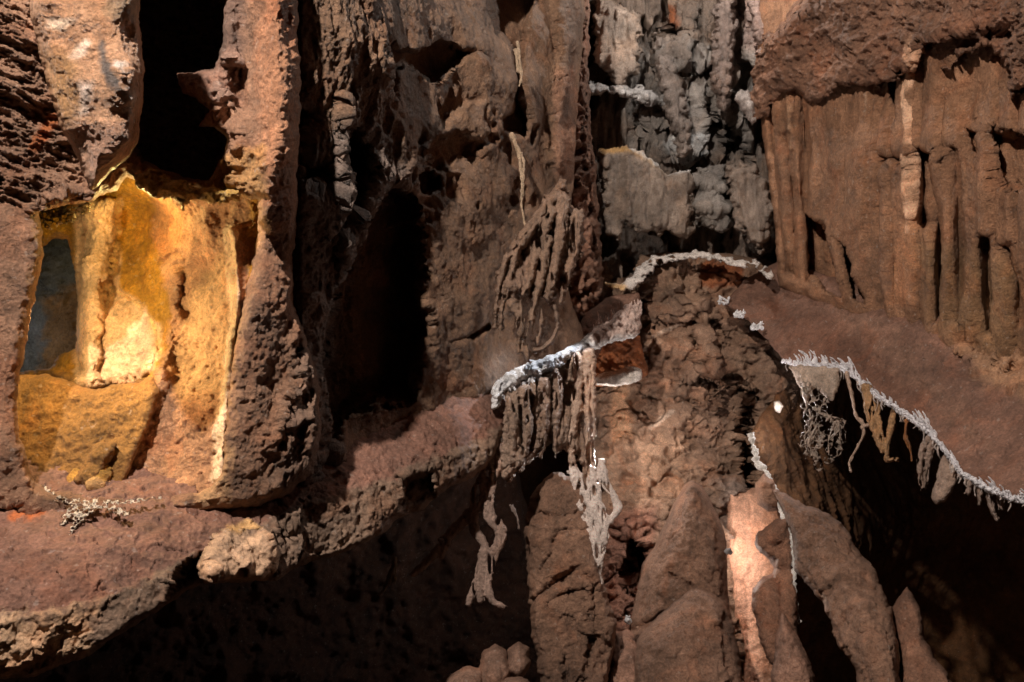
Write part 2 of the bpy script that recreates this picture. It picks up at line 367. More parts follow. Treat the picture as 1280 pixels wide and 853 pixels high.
# ================================================================== setting
def sheet(name, f, x0, x1, y0, y1, step, mat, tint):
    X, Y = np.meshgrid(np.arange(x0, x1, step), np.arange(y0, y1, step)); W = np.stack([X.ravel(), Y.ravel(), np.zeros(X.size)], -1)
    W[:, 2] = f(W); ny, nx = X.shape; i = np.arange(nx * ny).reshape(ny, nx)
    Fa = np.stack([i[:-1, :-1].ravel(), i[:-1, 1:].ravel(), i[1:, 1:].ravel(), i[1:, :-1].ravel()], 1)
    return tag(link_mesh(name, W, Fa, mat, None, np.tile(np.array(tint), (len(W), 1))), kind='structure')
sheet('cave_floor', lambda W: -5.6 + .5 * fbm(W * .8, 5, 3), -9, 9, -6, 14, .07, ROCK, BROWN)
sheet('cave_ceiling', lambda W: 6.4 + .7 * fbm(W * .7, 5, 8) - .4 * fbm(W * 2, 3, 9, .5, True), -9, 9, -6, 14, .08, ROCK, BROWN)
tag(rock('rear_cave_wall', [(-500, -400), (1800, -400), (1800, 1400), (-500, 1400)], [(-400, 0, 11.6), (640, 400, 12.4), (1700, 400, 11.2), (640, 1300, 11.5)], ROCK,
         [dict(a=.35, f=.8, o=5), dict(t='ridge', a=.12, f=2.5, o=4)], tint=DARKB, step=5, clip=(-500, -400, 1800, 1400), thick=.3), kind='structure')

# ================================================================== left chasm under the ledge
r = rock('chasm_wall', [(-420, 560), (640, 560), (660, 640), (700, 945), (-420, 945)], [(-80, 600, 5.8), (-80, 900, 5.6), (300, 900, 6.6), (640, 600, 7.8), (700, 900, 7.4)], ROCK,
         M(RUG, [dict(t='ridge', a=.25, f=1.1, o=4, seed=8)]), tint=(.07, .04, .03), step=2.5)  # near-black tint puts the ledge's shade into the colour
tag(r, 'rock wall tinted near black for the shade beneath the left clay ledge', 'rock wall')

# ================================================================== left wall
E_out = [(366, -90), (735, -90), (728, 60), (722, 130), (716, 240), (700, 330), (735, 440), (735, 520), (640, 560), (380, 640), (366, 600)]
recess = [(470, 240), (500, 240), (520, 262), (528, 330), (531, 420), (522, 470), (516, 500), (450, 512), (432, 500), (424, 540), (405, 600), (396, 640), (388, 600), (404, 540), (410, 470), (408, 400), (424, 350), (440, 300), (456, 268)]
r = rock('left_rock_wall', E_out, [(366, 0, 3.45), (366, 500, 3.65), (385, 0, 3.48), (385, 300, 3.6), (450, 0, 3.75), (450, 250, 3.85), (450, 500, 4.2), (600, 0, 5.0), (600, 480, 5.15), (720, 0, 6.0), (720, 440, 6.2), (540, 250, 4.6), (660, 250, 5.5)], ROCK,
    noise=M([dict(a=.09, f=1.3, o=3), dict(a=.04, f=2.8, o=4, seed=5, st=(1.5, 1, .6), rot=35, g=.5), dict(t='ridge', a=.010, f=8, o=5, seed=6, st=(2.6, 1, .5), rot=35), dict(a=.006, f=26, o=4, g=.6, seed=7)],
        [dict(t='ridge', a=.08, f=3.0, o=6, g=.66, seed=12, st=(1.3, 1, .5), mask=[(365, -90), (470, -90), (480, 60), (475, 120), (520, 200), (520, 260), (440, 400), (430, 520), (420, 640), (300, 640), (340, 0)], edge=40.),
         dict(t='pit', a=.06, f=4.5, seed=31, mask=[(500, 100), (700, 140), (700, 250), (560, 300), (480, 260)], edge=50.)]),
    feats=[('poly', recess, .55, 16., 15., 34.),
           ('poly', [(466, 50), (478, 48), (500, 62), (520, 68), (548, 55), (590, 62), (600, 72), (570, 78), (545, 98), (530, 88), (505, 80), (492, 95), (492, 128), (480, 112), (470, 70)], .22, 8., 5.),
           ('poly', [(425, 150), (455, 170), (470, 215), (450, 255), (425, 300), (400, 290), (430, 240), (425, 200)], .5, 8., 8.),
           ('poly', [(372, 132), (404, 136), (398, 150), (382, 175), (376, 190)], .3, 6., 4.), ('poly', [(374, 192), (410, 205), (418, 225), (395, 245), (374, 225)], .3, 6., 4.),
            ('ridge', [(430, 130), (425, 200), (425, 260), (428, 330)], 7, .07, 5.),
           ('poly', [(606, -20), (668, -20), (660, 30), (655, 60), (650, 120), (660, 150), (656, 172), (642, 165), (630, 160), (636, 110), (640, 60), (624, 40)], .28, 7., 3.),
           ('poly', [(535, 190), (570, 165), (620, 175), (600, 195), (560, 205)], .10, 18., 10.), ('poly', [(520, 215), (548, 222), (552, 235), (528, 242)], .16, 7., 4.),
           ('poly', [(560, 428), (612, 405), (612, 412), (590, 425)], .15, 6., 3.),
           ('ridge', [(700, -20), (706, 60), (700, 140), (702, 200)], 14, .14, 5.), ('ridge', [(600, 150), (625, 200), (630, 320)], 30, .06, 8.)],
    paints=[('poly', [(370, 190), (440, 150), (480, 160), (505, 215), (470, 270), (430, 370), (420, 640), (365, 640), (365, 380)], (.19, .17, .165), 20., 14.),
            ('poly', [(690, 90), (720, 80), (722, 230), (695, 220)], (.36, .24, .18), 10., 6.)],
    tint=(.21, .15, .108), round_=(.02, 8.), thick=1.2, step=1.35, rag=(3, 26), seed=3)
tag(r, 'brown streaked rock wall with a tall dark recess behind the left pillar', 'rock wall')
wall_left = r
def straw(name, label, specs, mat=PALE, tint=(.6, .5, .38), group=None, seed=0, cat='stalactite'):
    return tag(tubes(name, specs, mat, None, 7, tint, seed=seed), label, cat, group)
straw('thin_stalactite', 'thin pale stone straw twisting down the brown left wall, longest one above the net drapery',
      [([(641, 166, 5.22), (646, 186, 5.2), (653, 200, 5.2), (654, 222, 5.2), (652, 250, 5.2), (656, 284, 5.18)], .016, .006), ([(642, 168, 5.22), (650, 205, 5.2), (654, 245, 5.2)], .014, .008)], seed=4)
straw('thin_stalactite', 'short pale stone straw hanging in the dark cleft at the top of the left wall',
      [([(646, 52, 5.05), (650, 70, 5.05), (652, 92, 5.05), (649, 108, 5.05)], .012, .005), ([(646, 62, 5.05), (649, 90, 5.05)], .013, .012)], seed=6)

# ================================================================== dark rib beside the chimney
r = rock('rock_rib', [(690, -90), (738, -90), (736, 60), (738, 140), (745, 220), (752, 300), (756, 380), (750, 450), (730, 560), (690, 560), (700, 400), (706, 300), (700, 200)],
    [(700, 0, 6.25), (750, 0, 6.5), (700, 500, 6.5), (750, 300, 6.6)], ROCK, M([dict(a=.04, f=2.5)], [dict(t='ridge', a=.10, f=7, o=4, seed=3), dict(t='pit', a=.12, f=8, seed=5), dict(a=.015, f=28)]),
    tint=(.25, .165, .13), round_=(.3, 25.), thick=1.0, rag=(6, 22), seed=11)
tag(r, 'narrow crumbly dark rib of rock between left wall and grey chimney', 'rock rib')

# ================================================================== chimney at the back
G_out = [(715, -90), (985, -90), (985, 360), (700, 380), (700, 100)]
r = rock('chimney_wall', G_out, [(740, 0, 7.55), (860, 0, 7.65), (970, 0, 7.4), (740, 340, 7.6), (860, 340, 7.8), (970, 340, 7.5)], GREY,
    noise=[dict(a=.10, f=1.7, o=3), dict(t='ridge', a=.16, f=3.4, o=6, st=(1.7, 1, .26), seed=5, g=.62), dict(a=.03, f=9, o=4, seed=7, st=(1.6, 1, .4)), dict(t='pit', a=.3, f=4.5, st=(1.4, 1, .5), seed=5), dict(a=.012, f=34)],
    feats=[('ridge', [(860, -40), (850, 60), (838, 140)], 16, .22), ('ridge', [(905, 40), (912, 110), (902, 150)], 15, .2), ('ridge', [(950, -60), (955, 40), (948, 70)], 16, .25),
           ('ridge', [(835, 70), (862, 76), (888, 70)], 12, .3), ('ridge', [(838, 195), (858, 186), (880, 195)], 11, .3), ('ridge', [(870, 110), (880, 170)], 12, .2),
           ('poly', [(800, 130), (812, 150), (800, 175), (786, 160)], .5, 8.), ('poly', [(888, 110), (898, 150), (885, 175), (876, 130)], .5, 8.), ('poly', [(900, 150), (935, 160), (930, 200), (900, 195)], .5, 8.),
           ('poly', [(838, 30), (860, 40), (856, 55), (838, 52)], .4, 6.), ('poly', [(716, 30), (738, 30), (738, 190), (716, 190)], .8, 6.)],
    paints=[('poly', [(770, 60), (960, 60), (950, 200), (780, 200)], (.29, .255, .23), 30., 25.), ('poly', [(925, -90), (965, -90), (962, 75), (935, 60)], (.42, .31, .27), 12.),
            ('poly', [(835, 170), (880, 168), (885, 200), (835, 200)], (.6, .6, .6), 10.), ('line', [(838, 14), (843, 30)], (.35, .12, .05), 8., 4., 6.)],
    tint=(.27, .205, .165), round_=(.1, 20.), thick=.8, seed=5)
tag(r, 'grey knobbly flowstone face filling the tall chimney at the back', 'flowstone')
def curtain(label, out, ctrl, tint, group='flowstone curtains in the chimney', paints=(), flute=8., a=.09, mat=GREY, th=.8, rnd=(.15, 14.), feats=(), seed=2, rag=(9., 14.), name='flowstone_curtain', cat='flowstone'):
    r = rock(name, out, ctrl, mat, noise=[dict(a=.04, f=2.5), dict(t='ridge', a=a, f=flute, o=3, st=(1, .4, .2), seed=seed, g=.6), dict(a=.018, f=16, o=3, st=(1, 1, .5)), dict(a=.006, f=50, o=2)],
             feats=feats, paints=paints, tint=tint, round_=rnd, back='mirror', thick=th, rag=rag, seed=seed, power=2.)
    return tag(r, label, cat, group)
curtain('pale fluted stone curtain near the top left of the chimney', [(748, -10), (778, 2), (800, 20), (802, 60), (796, 90), (788, 98), (780, 108), (770, 120), (762, 95), (748, 85), (742, 60)],
        [(740, 0, 7.35), (800, 0, 7.4), (770, 90, 7.35)], (.42, .33, .27), seed=3)
curtain('white knobbly shelf of stone below the pale fluted curtain in the chimney', [(726, 100), (770, 108), (800, 108), (832, 116), (838, 132), (812, 132), (790, 126), (765, 120), (730, 114)],
        [(740, 100, 7.3), (830, 110, 7.3), (780, 130, 7.3)], (.52, .5, .49), seed=5, a=.08)
curtain('long brownish stone column standing left of centre in the chimney', [(818, 45), (842, 50), (850, 90), (858, 120), (866, 190), (850, 200), (834, 150), (822, 100)],
        [(820, 45, 7.3), (860, 60, 7.35), (850, 190, 7.3)], (.29, .235, .205), seed=7, th=1)
curtain('smooth brown stone fin hanging at the right of the chimney', [(898, -30), (925, -20), (918, 60), (914, 120), (908, 150), (896, 136), (888, 100), (892, 40)],
        [(900, 0, 7.2), (920, 60, 7.2), (900, 150, 7.2)], (.27, .2, .17), seed=8, th=1)
curtain('thin pinkish stone blade hanging at the top right edge of the chimney', [(936, -40), (966, -40), (964, 40), (955, 74), (946, 66), (938, 30)],
        [(940, 0, 7.1), (960, 0, 7.1), (950, 70, 7.1)], (.42, .3, .26), seed=9, th=.8)
curtain('small white gnarled crust clinging to the right rim of the chimney', [(915, 112), (936, 116), (948, 134), (950, 156), (940, 156), (930, 140), (918, 126)],
        [(915, 112, 7.0), (948, 120, 6.9), (940, 156, 6.95)], (.7, .62, .58), seed=10, mat=WHITE, a=.03)
curtain('wide pale stone slab with a ragged lower edge under the golden rim', [(748, 186), (790, 184), (815, 200), (834, 216), (866, 212), (868, 250), (865, 300), (852, 298), (838, 292), (824, 294), (815, 288), (795, 292), (782, 278), (776, 300), (765, 298), (757, 292), (752, 240)],
        [(750, 190, 7.0), (864, 200, 7.15), (760, 300, 7.05), (860, 300, 7.2)], (.34, .265, .215), seed=12, rnd=(.14, 16.), flute=5, a=.09,
        paints=[('line', [(748, 188), (785, 186), (810, 196), (834, 215)], (.5, .3, .12), 6., 3., 4.), ('line', [(790, 184), (815, 198), (836, 216), (866, 212)], (.66, .64, .62), 5., 4., 4.)])
curtain('rounded grey stone slab at the right end of the chimney shelf', [(905, 206), (945, 206), (962, 230), (968, 262), (960, 300), (950, 316), (935, 300), (920, 282), (912, 250)],
        [(905, 206, 7.1), (962, 210, 7.0), (940, 310, 7.0)], (.28, .215, .175), seed=13)
curtain('lumpy whitish knob cluster between the two slabs of the chimney shelf', [(862, 212), (905, 206), (920, 240), (918, 282), (900, 290), (868, 278), (860, 250)],
        [(862, 212, 7.3), (920, 212, 7.3), (890, 290, 7.3)], (.34, .3, .27), seed=14, flute=5, a=.09,
        feats=[('crack', [(866, 238), (888, 240)], 8, .2), ('crack', [(898, 245), (916, 245)], 9, .2), ('ridge', [(870, 262), (905, 258)], 9, .1)])

# ================================================================== back wall below the white band
H_out = [(735, 330), (800, 318), (870, 312), (960, 325), (1000, 345), (1010, 470), (975, 560), (960, 900), (735, 900)]
r = rock('back_rock_wall', H_out, [(740, 350, 7.4), (860, 330, 7.3), (960, 350, 7.2), (740, 600, 6.9), (860, 600, 6.7), (960, 600, 6.9), (850, 800, 6.2)], ROCK,
    noise=[dict(a=.10, f=1.6, o=3), dict(t='facet', a=.16, f=2.2, st=(1, 1, 1.5), seed=4), dict(t='facet', a=.05, f=5, st=(1, 1, 1.6), seed=6), dict(t='facet', a=.01, f=16, seed=8), dict(a=.03, f=7, o=6, seed=8, g=.62), dict(t='crack', a=.07, f=2.2, seed=19, w=20, st=(1, 1, 1.8)), dict(t='pit', a=.08, f=5.5, seed=12), dict(a=.008, f=36)],
    feats=[('dome', [(805, 345), (830, 330), (872, 328), (876, 380), (845, 400), (812, 395)], .16, 22.), ('poly', [(760, 300), (800, 300), (795, 350), (760, 352)], .5, 8.),
           ('dome', [(872, 410), (888, 408), (896, 430), (892, 462), (874, 462)], .12, 10.), ('crack', [(872, 404), (888, 400), (898, 412), (902, 430)], 5, .25, 2.),
           ('crack', [(850, 480), (878, 478), (905, 492), (920, 500)], 5, .25, 3.), ('crack', [(790, 440), (812, 418), (835, 402)], 4, .12), ('poly', [(912, 470), (935, 480), (925, 530), (905, 520)], .35, 9., 6.),
           ('poly', [(918, 490), (950, 490), (945, 900), (928, 900), (922, 700)], .7, 5., 3.), ('poly', [(775, 668), (806, 668), (812, 700), (795, 745), (776, 745)], .9, 6., 4.),
           ('dome', [(868, 496), (892, 496), (893, 532), (868, 534)], .07, 8.), ('poly', [(778, 400), (800, 420), (800, 450), (760, 460), (770, 430)], .5, 8.)],
    paints=[('poly', [(800, 380), (930, 380), (900, 600), (800, 600)], (.33, .25, .2), 30., 20.), ('poly', [(876, 326), (930, 326), (930, 356), (875, 360)], (.26, .11, .05), 8., 8.), ('poly', [(765, 480), (785, 480), (790, 550), (765, 560)], (.52, .38, .27), 10., 6.),
            ('line', [(806, 448), (816, 425), (850, 405)], (.6, .56, .52), 4., 3., 1.5), ('line', [(812, 536), (840, 516)], (.6, .56, .52), 5., 4., 3.),
            ('poly', [(750, 640), (820, 630), (815, 800), (750, 800)], (.33, .2, .16), 25., 10.), ('poly', [(890, 600), (935, 600), (930, 700), (905, 680)], (.3, .27, .26), 20., 10.),
            ('poly', [(755, 560), (870, 540), (860, 620), (760, 640)], (.42, .32, .25), 25., 10.)],
    tint=(.29, .225, .18), round_=(.2, 20.), thick=1., step=1.35, seed=7)
tag(r, 'brown blocky back wall of lumps and cracks below the white arched band', 'rock wall')
r = rock('calcite_band', [(757, 354), (776, 357), (790, 346), (800, 330), (818, 320), (840, 316), (870, 313), (900, 317), (910, 322), (950, 326), (968, 346), (960, 350), (946, 336), (910, 332), (896, 325), (870, 323), (838, 326), (818, 336), (806, 350), (790, 364), (765, 363)],
    [(757, 354, 6.75), (840, 316, 7.0), (965, 340, 6.6)], CRYST, [dict(a=.05, f=8), dict(t='ridge', a=.06, f=14, o=4, g=.6), dict(a=.014, f=40)], paints=[('line', [(757, 358), (778, 360)], (.7, .45, .22), 8., 3., 6.)],
    tint=(.8, .73, .68), round_=(.07, 5.), back='mirror', thick=2.5, rag=(4.6, 10), seed=5, step=1.1, lace=(.34, 16., .7, 0., 1.6))
tag(r, 'white calcite band arching across the back wall', 'calcite band')
r = rock('rock_shelf', [(715, 430), (730, 395), (760, 370), (800, 366), (800, 386), (760, 420), (738, 460)], [(715, 430, 6.3), (800, 370, 6.6), (740, 460, 6.3)], CLAY, SOFT, tint=(.2, .13, .1), round_=(.1, 20.), thick=.6, seed=4)
tag(r, 'small dark clay shelf above the pink crystal crust', 'rock shelf')
# ================================================================== right wall and ledge
N_out = [(944, -90), (1750, -90), (1750, 640), (1370, 530), (1280, 500), (1205, 450), (1110, 410), (1053, 395), (972, 360), (968, 290), (955, 180), (946, 110)]
slot = lambda pts, wd, dp=.14: ('crack', pts, wd * 1.5, dp * 1.25, .25)
r = rock('right_rock_wall', N_out, [(950, 0, 6.9), (950, 340, 6.9), (1100, 0, 5.5), (1100, 380, 5.6), (1280, 0, 4.3), (1280, 450, 4.5), (1360, 200, 3.8), (1750, 200, 2.45)], ROCK,
    noise=[dict(a=.07, f=1.4, o=3), dict(t='ridge', a=.05, f=1.6, o=2, st=(1.6, 1.2, .10), seed=15, g=.35), dict(a=.012, f=9, o=4, st=(1.2, 1, .5), seed=5, g=.6), dict(a=.007, f=30, o=3, seed=9)],
    feats=[('crack', [(x, y0), (x + dx, 260), (x + dx * 2, 430)], wdt * 1.2, dp * .55, 1.2) for x, y0, dx, wdt, dp in ((998, 110, 4, 9, .10), (1018, 120, 5, 11, .07), (1034, 110, 2, 7, .05), (1062, 100, -3, 8, .08), (1092, 100, 2, 12, .06), (1104, 100, 0, 7, .09), (1120, 90, 0, 8, .08), (1128, 200, 2, 8, .07), (1160, 80, -4, 10, .10), (1185, 80, -2, 9, .08), (1212, 70, 0, 12, .09), (1222, 150, 2, 8, .09), (1250, 70, 0, 10, .08), (1275, 120, 0, 10, .10))] + [slot([(1150, 190), (1154, 230), (1155, 278)], 9, .25), slot([(1166, 190), (1174, 260), (1174, 400)], 7, .22), slot([(1192, 188), (1198, 240), (1198, 400)], 7, .18), slot([(1234, 300), (1238, 412)], 9, .22),
           slot([(1262, 310), (1272, 350), (1276, 400)], 9, .15), slot([(1005, 120), (1008, 250), (1012, 350)], 6, .14), slot([(966, 130), (975, 260), (985, 340)], 7, .16), slot([(984, 170), (992, 250), (995, 345)], 6, .14),
           ('poly', [(1008, 270), (1030, 278), (1044, 330), (1052, 372), (1030, 362), (1010, 340)], .4, 5., 3.), ('poly', [(1047, 296), (1062, 304), (1068, 340), (1080, 380), (1066, 374), (1054, 330)], .4, 5., 3.),
           ('poly', [(1098, 188), (1136, 188), (1136, 214), (1114, 208), (1104, 218)], .16, 5., 3.), slot([(1118, 105), (1124, 150)], 6, .15), ('ridge', [(989, 105), (987, 150), (990, 185)], 3, .04, 1.),
           ('ridge', [(1137, 40), (1142, 90), (1137, 140), (1139, 220), (1138, 270)], 3, .04, 1.), ('poly', [(1238, 160), (1300, 165), (1300, 240), (1262, 240), (1240, 210)], .25, 8., 9., 14.),
           ('poly', [(1205, 160), (1225, 165), (1226, 200), (1210, 190)], .15, 6., 6.)],
    paints=[('poly', [(1110, 380), (1124, 320), (1130, 285), (1140, 265), (1146, 285), (1146, 382)], (.42, .25, .15), 6., 5.), ('line', [(989, 105), (987, 150), (990, 185)], (.6, .45, .33), 3., 1.5, 1.5),
            ('line', [(1137, -20), (1140, 50), (1143, 80), (1136, 120), (1139, 180), (1138, 290)], (.9, .68, .52), 2.5, 1.5, 2.2), ('line', [(1085, 105), (1082, 145)], (.5, .4, .32), 3., 1., 1.2), ('line', [(1075, 195), (1073, 225), (1062, 252), (1054, 275)], (.5, .42, .36), 2., 1., .8),
            ('poly', [(1150, 300), (1280, 330), (1280, 470), (1160, 400)], (.25, .17, .10), 40., 10.)],
    tint=(.29, .185, .122), round_=(.2, 14.), thick=1.2, step=1.35, seed=9)
tag(r, 'tall brown fluted rock wall with vertical dark grooves on the right', 'rock wall')
r = rock('rock_overhang', [(965, -90), (1750, -90), (1750, 60), (1370, 70), (1300, 105), (1262, 120), (1258, 80), (1238, 60), (1206, 66), (1188, 84), (1160, 80), (1130, 92), (1100, 112), (1080, 106), (1048, 110), (1028, 124), (1012, 134), (994, 112), (975, 118), (960, 140), (946, 150), (930, 140), (944, 90), (950, 60), (956, 10)],
    [(950, 100, 6.65), (1050, 90, 5.7), (1050, -60, 5.4), (1150, 70, 4.93), (1150, -60, 4.75), (1260, 90, 4.22), (1280, -60, 4.0), (1360, 40, 3.65), (1750, 0, 2.3)], ROCK,
    noise=[dict(a=.08, f=1.8, o=3), dict(t='ridge', a=.08, f=4, o=6, st=(.7, 1, 1.6), rot=-12, seed=7, g=.66), dict(a=.015, f=24, o=3)],
    paints=[('line', [(1137, -40), (1138, 20), (1140, 60), (1143, 100)], (.75, .55, .42), 4., 1.5, 5.), ('poly', [(1040, 10), (1130, -10), (1230, -20), (1220, 30), (1120, 60), (1050, 90), (1010, 100)], (.27, .175, .13), 24., 14.)], feats=[('poly', [(940, 60), (1000, 20), (1060, -30), (1070, -90), (965, -90)], .6, 20., 12.), ('poly', [(1160, 50), (1238, 30), (1258, 44), (1200, 60), (1185, 82), (1150, 84), (1146, 60)], .5, 10., 6.)],
    tint=(.21, .132, .095), round_=(.10, 8.), thick=1.4, power=2, rag=(10, 14), step=1.35, seed=4)
tag(r, 'rugged overhang of layered rock jutting above the fluted right wall', 'rock overhang')
lip = [(915, 386), (935, 400), (958, 425), (978, 450), (1000, 455), (1054, 459), (1074, 476), (1100, 497), (1134, 519), (1157, 537), (1187, 569), (1201, 592), (1234, 610), (1262, 622), (1290, 628), (1370, 680), (1750, 930)]
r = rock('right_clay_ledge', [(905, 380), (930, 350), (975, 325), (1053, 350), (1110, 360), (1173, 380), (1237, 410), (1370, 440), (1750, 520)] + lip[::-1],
    [(915, 386, 6.7), (978, 450, 6.1), (1054, 459, 5.6), (1134, 520, 4.85), (1187, 570, 4.3), (1280, 624, 3.7), (1370, 680, 3.3), (1750, 930, 2.1), (1750, 530, 2.5), (975, 338, 6.95), (1053, 368, 6.1), (1110, 380, 5.7), (1205, 420, 5.0), (1280, 455, 4.45), (1370, 480, 3.9)], CLAY,
    noise=M(SOFT, [dict(t='facet', a=.06, f=11, seed=3, mask=[(1140, 370), (1300, 430), (1300, 500), (1200, 480)], edge=30.)]),
    feats=[('ridge', [(1100, 400), (1130, 395), (1160, 420)], 30, .05), ('dome', [(1190, 425), (1215, 430), (1212, 442), (1192, 438)], .04, 7.), ('dome', [(1240, 440), (1270, 450), (1262, 462), (1240, 455)], .05, 8.)],
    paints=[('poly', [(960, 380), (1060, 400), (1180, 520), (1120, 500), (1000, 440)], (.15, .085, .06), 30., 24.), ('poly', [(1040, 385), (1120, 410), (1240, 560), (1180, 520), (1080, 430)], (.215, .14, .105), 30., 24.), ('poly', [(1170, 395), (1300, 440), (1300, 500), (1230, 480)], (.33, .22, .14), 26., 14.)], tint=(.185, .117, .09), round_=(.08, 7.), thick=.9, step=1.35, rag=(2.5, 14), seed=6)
tag(r, 'broad smooth clay ledge sloping down along the right wall', 'rock ledge')
ledge_right = r
O_out = [(938, 544), (948, 578), (965, 608), (983, 657), (991, 692), (992, 740), (997, 775), (1000, 945), (1750, 945), (1750, 800), (1370, 640), (1290, 600), (1200, 560), (1150, 505), (1060, 440), (985, 440), (980, 470), (962, 505), (948, 524)]
r = rock('undercut_wall', O_out, [(940, 545, 5.9), (993, 700, 5.8), (985, 450, 6.8), (1030, 480, 8.2), (1060, 560, 9.), (1200, 600, 9.6), (1370, 650, 9.6), (1000, 900, 7.5), (1060, 760, 9), (1200, 900, 9.6), (1370, 900, 9.6)], ROCK,
    noise=M(SOFT, [dict(t='ridge', a=.07, f=2.4, o=4, st=(1.5, 1, .7), seed=8)]), paints=[('line', [(938, 544), (948, 578), (965, 608), (983, 657), (991, 692), (992, 740), (997, 775)], (.75, .68, .62), 3., 1.5, 2.)],
    tint=(.19, .11, .055), round_=(.5, 40.), thick=.12, power=2.0, rag=(2, 18), seed=8)
tag(r, 'dark brown rock wall receding in shadow under the right ledge', 'rock wall')
rim = tubes('calcite_vein', [([(937, 542, 5.86), (948, 575, 5.8), (966, 607, 5.7), (984, 655, 5.5), (993, 692, 5.45), (994, 738, 5.4), (999, 778, 5.35)], .026, .012), ([(941, 556, 5.86), (956, 590, 5.74), (972, 628, 5.6), (986, 668, 5.5)], .016, .008)], CRYST, None, 7, (1., .95, .9), .5, 3)
tag(rim, 'thin bright white calcite edge running down the narrow slit', 'calcite edge')

# ================================================================== foot of the gallery: boulders and stalagmites
def boulder(name, label, cat, out, ctrl, tint=BROWN, rnd=(.4, 60.), noise=None, feats=(), paints=(), th=.9, mat=CLAY, group=None, seed=2, rag=(3., 26.), power=2., holes=()):
    r = rock(name, out, ctrl, mat, noise=noise or M(SOFT, FACE), feats=feats, paints=paints, tint=tint, round_=rnd, back='mirror', thick=th, rag=rag, seed=seed, power=power, holes=holes)
    return tag(r, label, cat, group)
# pale wall deep in the slit
r = rock('slit_wall', [(905, 600), (925, 612), (966, 606), (982, 650), (990, 690), (990, 740), (994, 780), (994, 900), (930, 900), (928, 820), (915, 740), (908, 690)], [(910, 620, 6.6), (1000, 620, 6.4), (930, 850, 6.0), (1000, 850, 5.9)], CLAY, SOFT, paints=[('poly', [(950, 590), (1010, 590), (1010, 800), (960, 900), (948, 800), (956, 700)], (.36, .22, .15), 8., 6.)], tint=(.6, .4, .3), round_=(.15, 16.), thick=.4, seed=5)
tag(r, 'pale pink rock wall lit inside the narrow slit', 'rock wall')
boulder('stone_lump', 'small round stone lump with a glowing edge, topmost in the slit', 'stone lump', [(944, 604), (955, 592), (968, 600), (978, 625), (976, 640), (958, 640), (946, 630)], [(945, 600, 5.75), (975, 640, 5.7), (950, 640, 5.75)], (.45, .3, .22), (.1, 16.), seed=3, group='stone lumps in the slit')
boulder('slit_rib', 'brown twisted stone rib bulging along the right side of the slit', 'rock rib', [(986, 642), (962, 654), (948, 666), (942, 682), (952, 694), (964, 702), (966, 714), (950, 726), (941, 736), (939, 758), (946, 780), (950, 800), (962, 830), (985, 850), (998, 800), (996, 740), (994, 690)],
    [(945, 670, 5.7), (990, 650, 5.55), (960, 712, 5.7), (942, 740, 5.5), (990, 800, 5.2)], (.32, .2, .15), (.14, 12.), seed=4, mat=ROCK, rag=(3., 12.), feats=[('ridge', [(970, 665), (955, 684), (975, 700)], 10, .06), ('crack', [(962, 712), (975, 735), (978, 800)], 6, .14)])
boulder('rock_slab', 'narrow brown slab standing at the bottom of the slit', 'rock slab', [(962, 900), (966, 830), (970, 790), (976, 760), (988, 780), (1000, 800), (1014, 830), (1026, 900)], [(965, 800, 5.0), (1020, 800, 4.9), (990, 900, 4.8)], (.27, .18, .14), (.2, 26.), seed=7)
boulder('leaning_slab', 'long brown rock slab leaning diagonally under the right ledge', 'rock slab', [(966, 612), (985, 618), (1002, 630), (1024, 636), (1042, 646), (1060, 662), (1074, 694), (1090, 704), (1102, 734), (1114, 760), (1122, 800), (1128, 945), (1090, 945), (1068, 835), (1048, 808), (1041, 788), (1028, 753), (1008, 728), (994, 714), (990, 670)],
    [(970, 615, 5.5), (1060, 660, 5.2), (1000, 720, 5.0), (1100, 760, 4.6), (1090, 900, 4.2)], (.255, .178, .14), (.2, 16.), seed=5, power=3, mat=ROCK, noise=M(SOFT, [dict(a=.012, f=10, o=5, g=.66, seed=31), dict(t='pit', a=.012, f=8, seed=33), dict(a=.03, f=3, o=5, g=.6, seed=3), *FACE]), feats=[('ridge', [(975, 630), (1030, 680), (1080, 760), (1110, 860)], 20, .1, 4.), ('crack', [(1000, 700), (1020, 728), (1045, 790), (1070, 830)], 4, .06), ('crack', [(1050, 770), (1062, 780)], 3, .05)],
    paints=[('line', [(1028, 742), (1031, 760), (1032, 778)], (.75, .7, .68), 3., 2., 1.5)], rag=(3.5, 16.))
boulder('standing_slab', 'small pointed brown slab beside the long leaning slab', 'rock slab', [(1113, 765), (1121, 750), (1134, 734), (1144, 748), (1152, 762), (1158, 800), (1168, 822), (1182, 838), (1200, 870), (1215, 945), (1128, 945), (1123, 805)],
    [(1115, 760, 4.7), (1155, 760, 4.6), (1160, 900, 4.2)], (.265, .17, .13), (.2, 18.), seed=6, power=3, mat=ROCK, noise=M(SOFT, FACE))
boulder('pointed_boulder', 'tall cone shaped brown boulder rising in the middle of the gallery', 'boulder', [(866, 600), (877, 606), (887, 624), (898, 648), (907, 668), (909, 700), (910, 745), (918, 790), (924, 850), (926, 945), (800, 945), (788, 800), (790, 772), (795, 744), (803, 706), (818, 684), (828, 660), (838, 640), (847, 620), (856, 605)],
    [(866, 610, 6.0), (800, 740, 5.8), (905, 740, 5.7), (860, 900, 5.3)], (.255, .178, .14), (.4, 40.), mat=ROCK, noise=M(SOFT, [dict(a=.012, f=10, o=5, g=.66, seed=31), dict(t='pit', a=.012, f=8, seed=33), dict(a=.025, f=3.5, o=5, g=.6, seed=3), *FACE]), seed=7, rag=(2., 26.),
    feats=[('crack', [(838, 720), (850, 724), (864, 734)], 5, .09), ('crack', [(820, 740), (832, 756)], 4, .05), ('crack', [(793, 788), (812, 778), (828, 768)], 7, .12)])
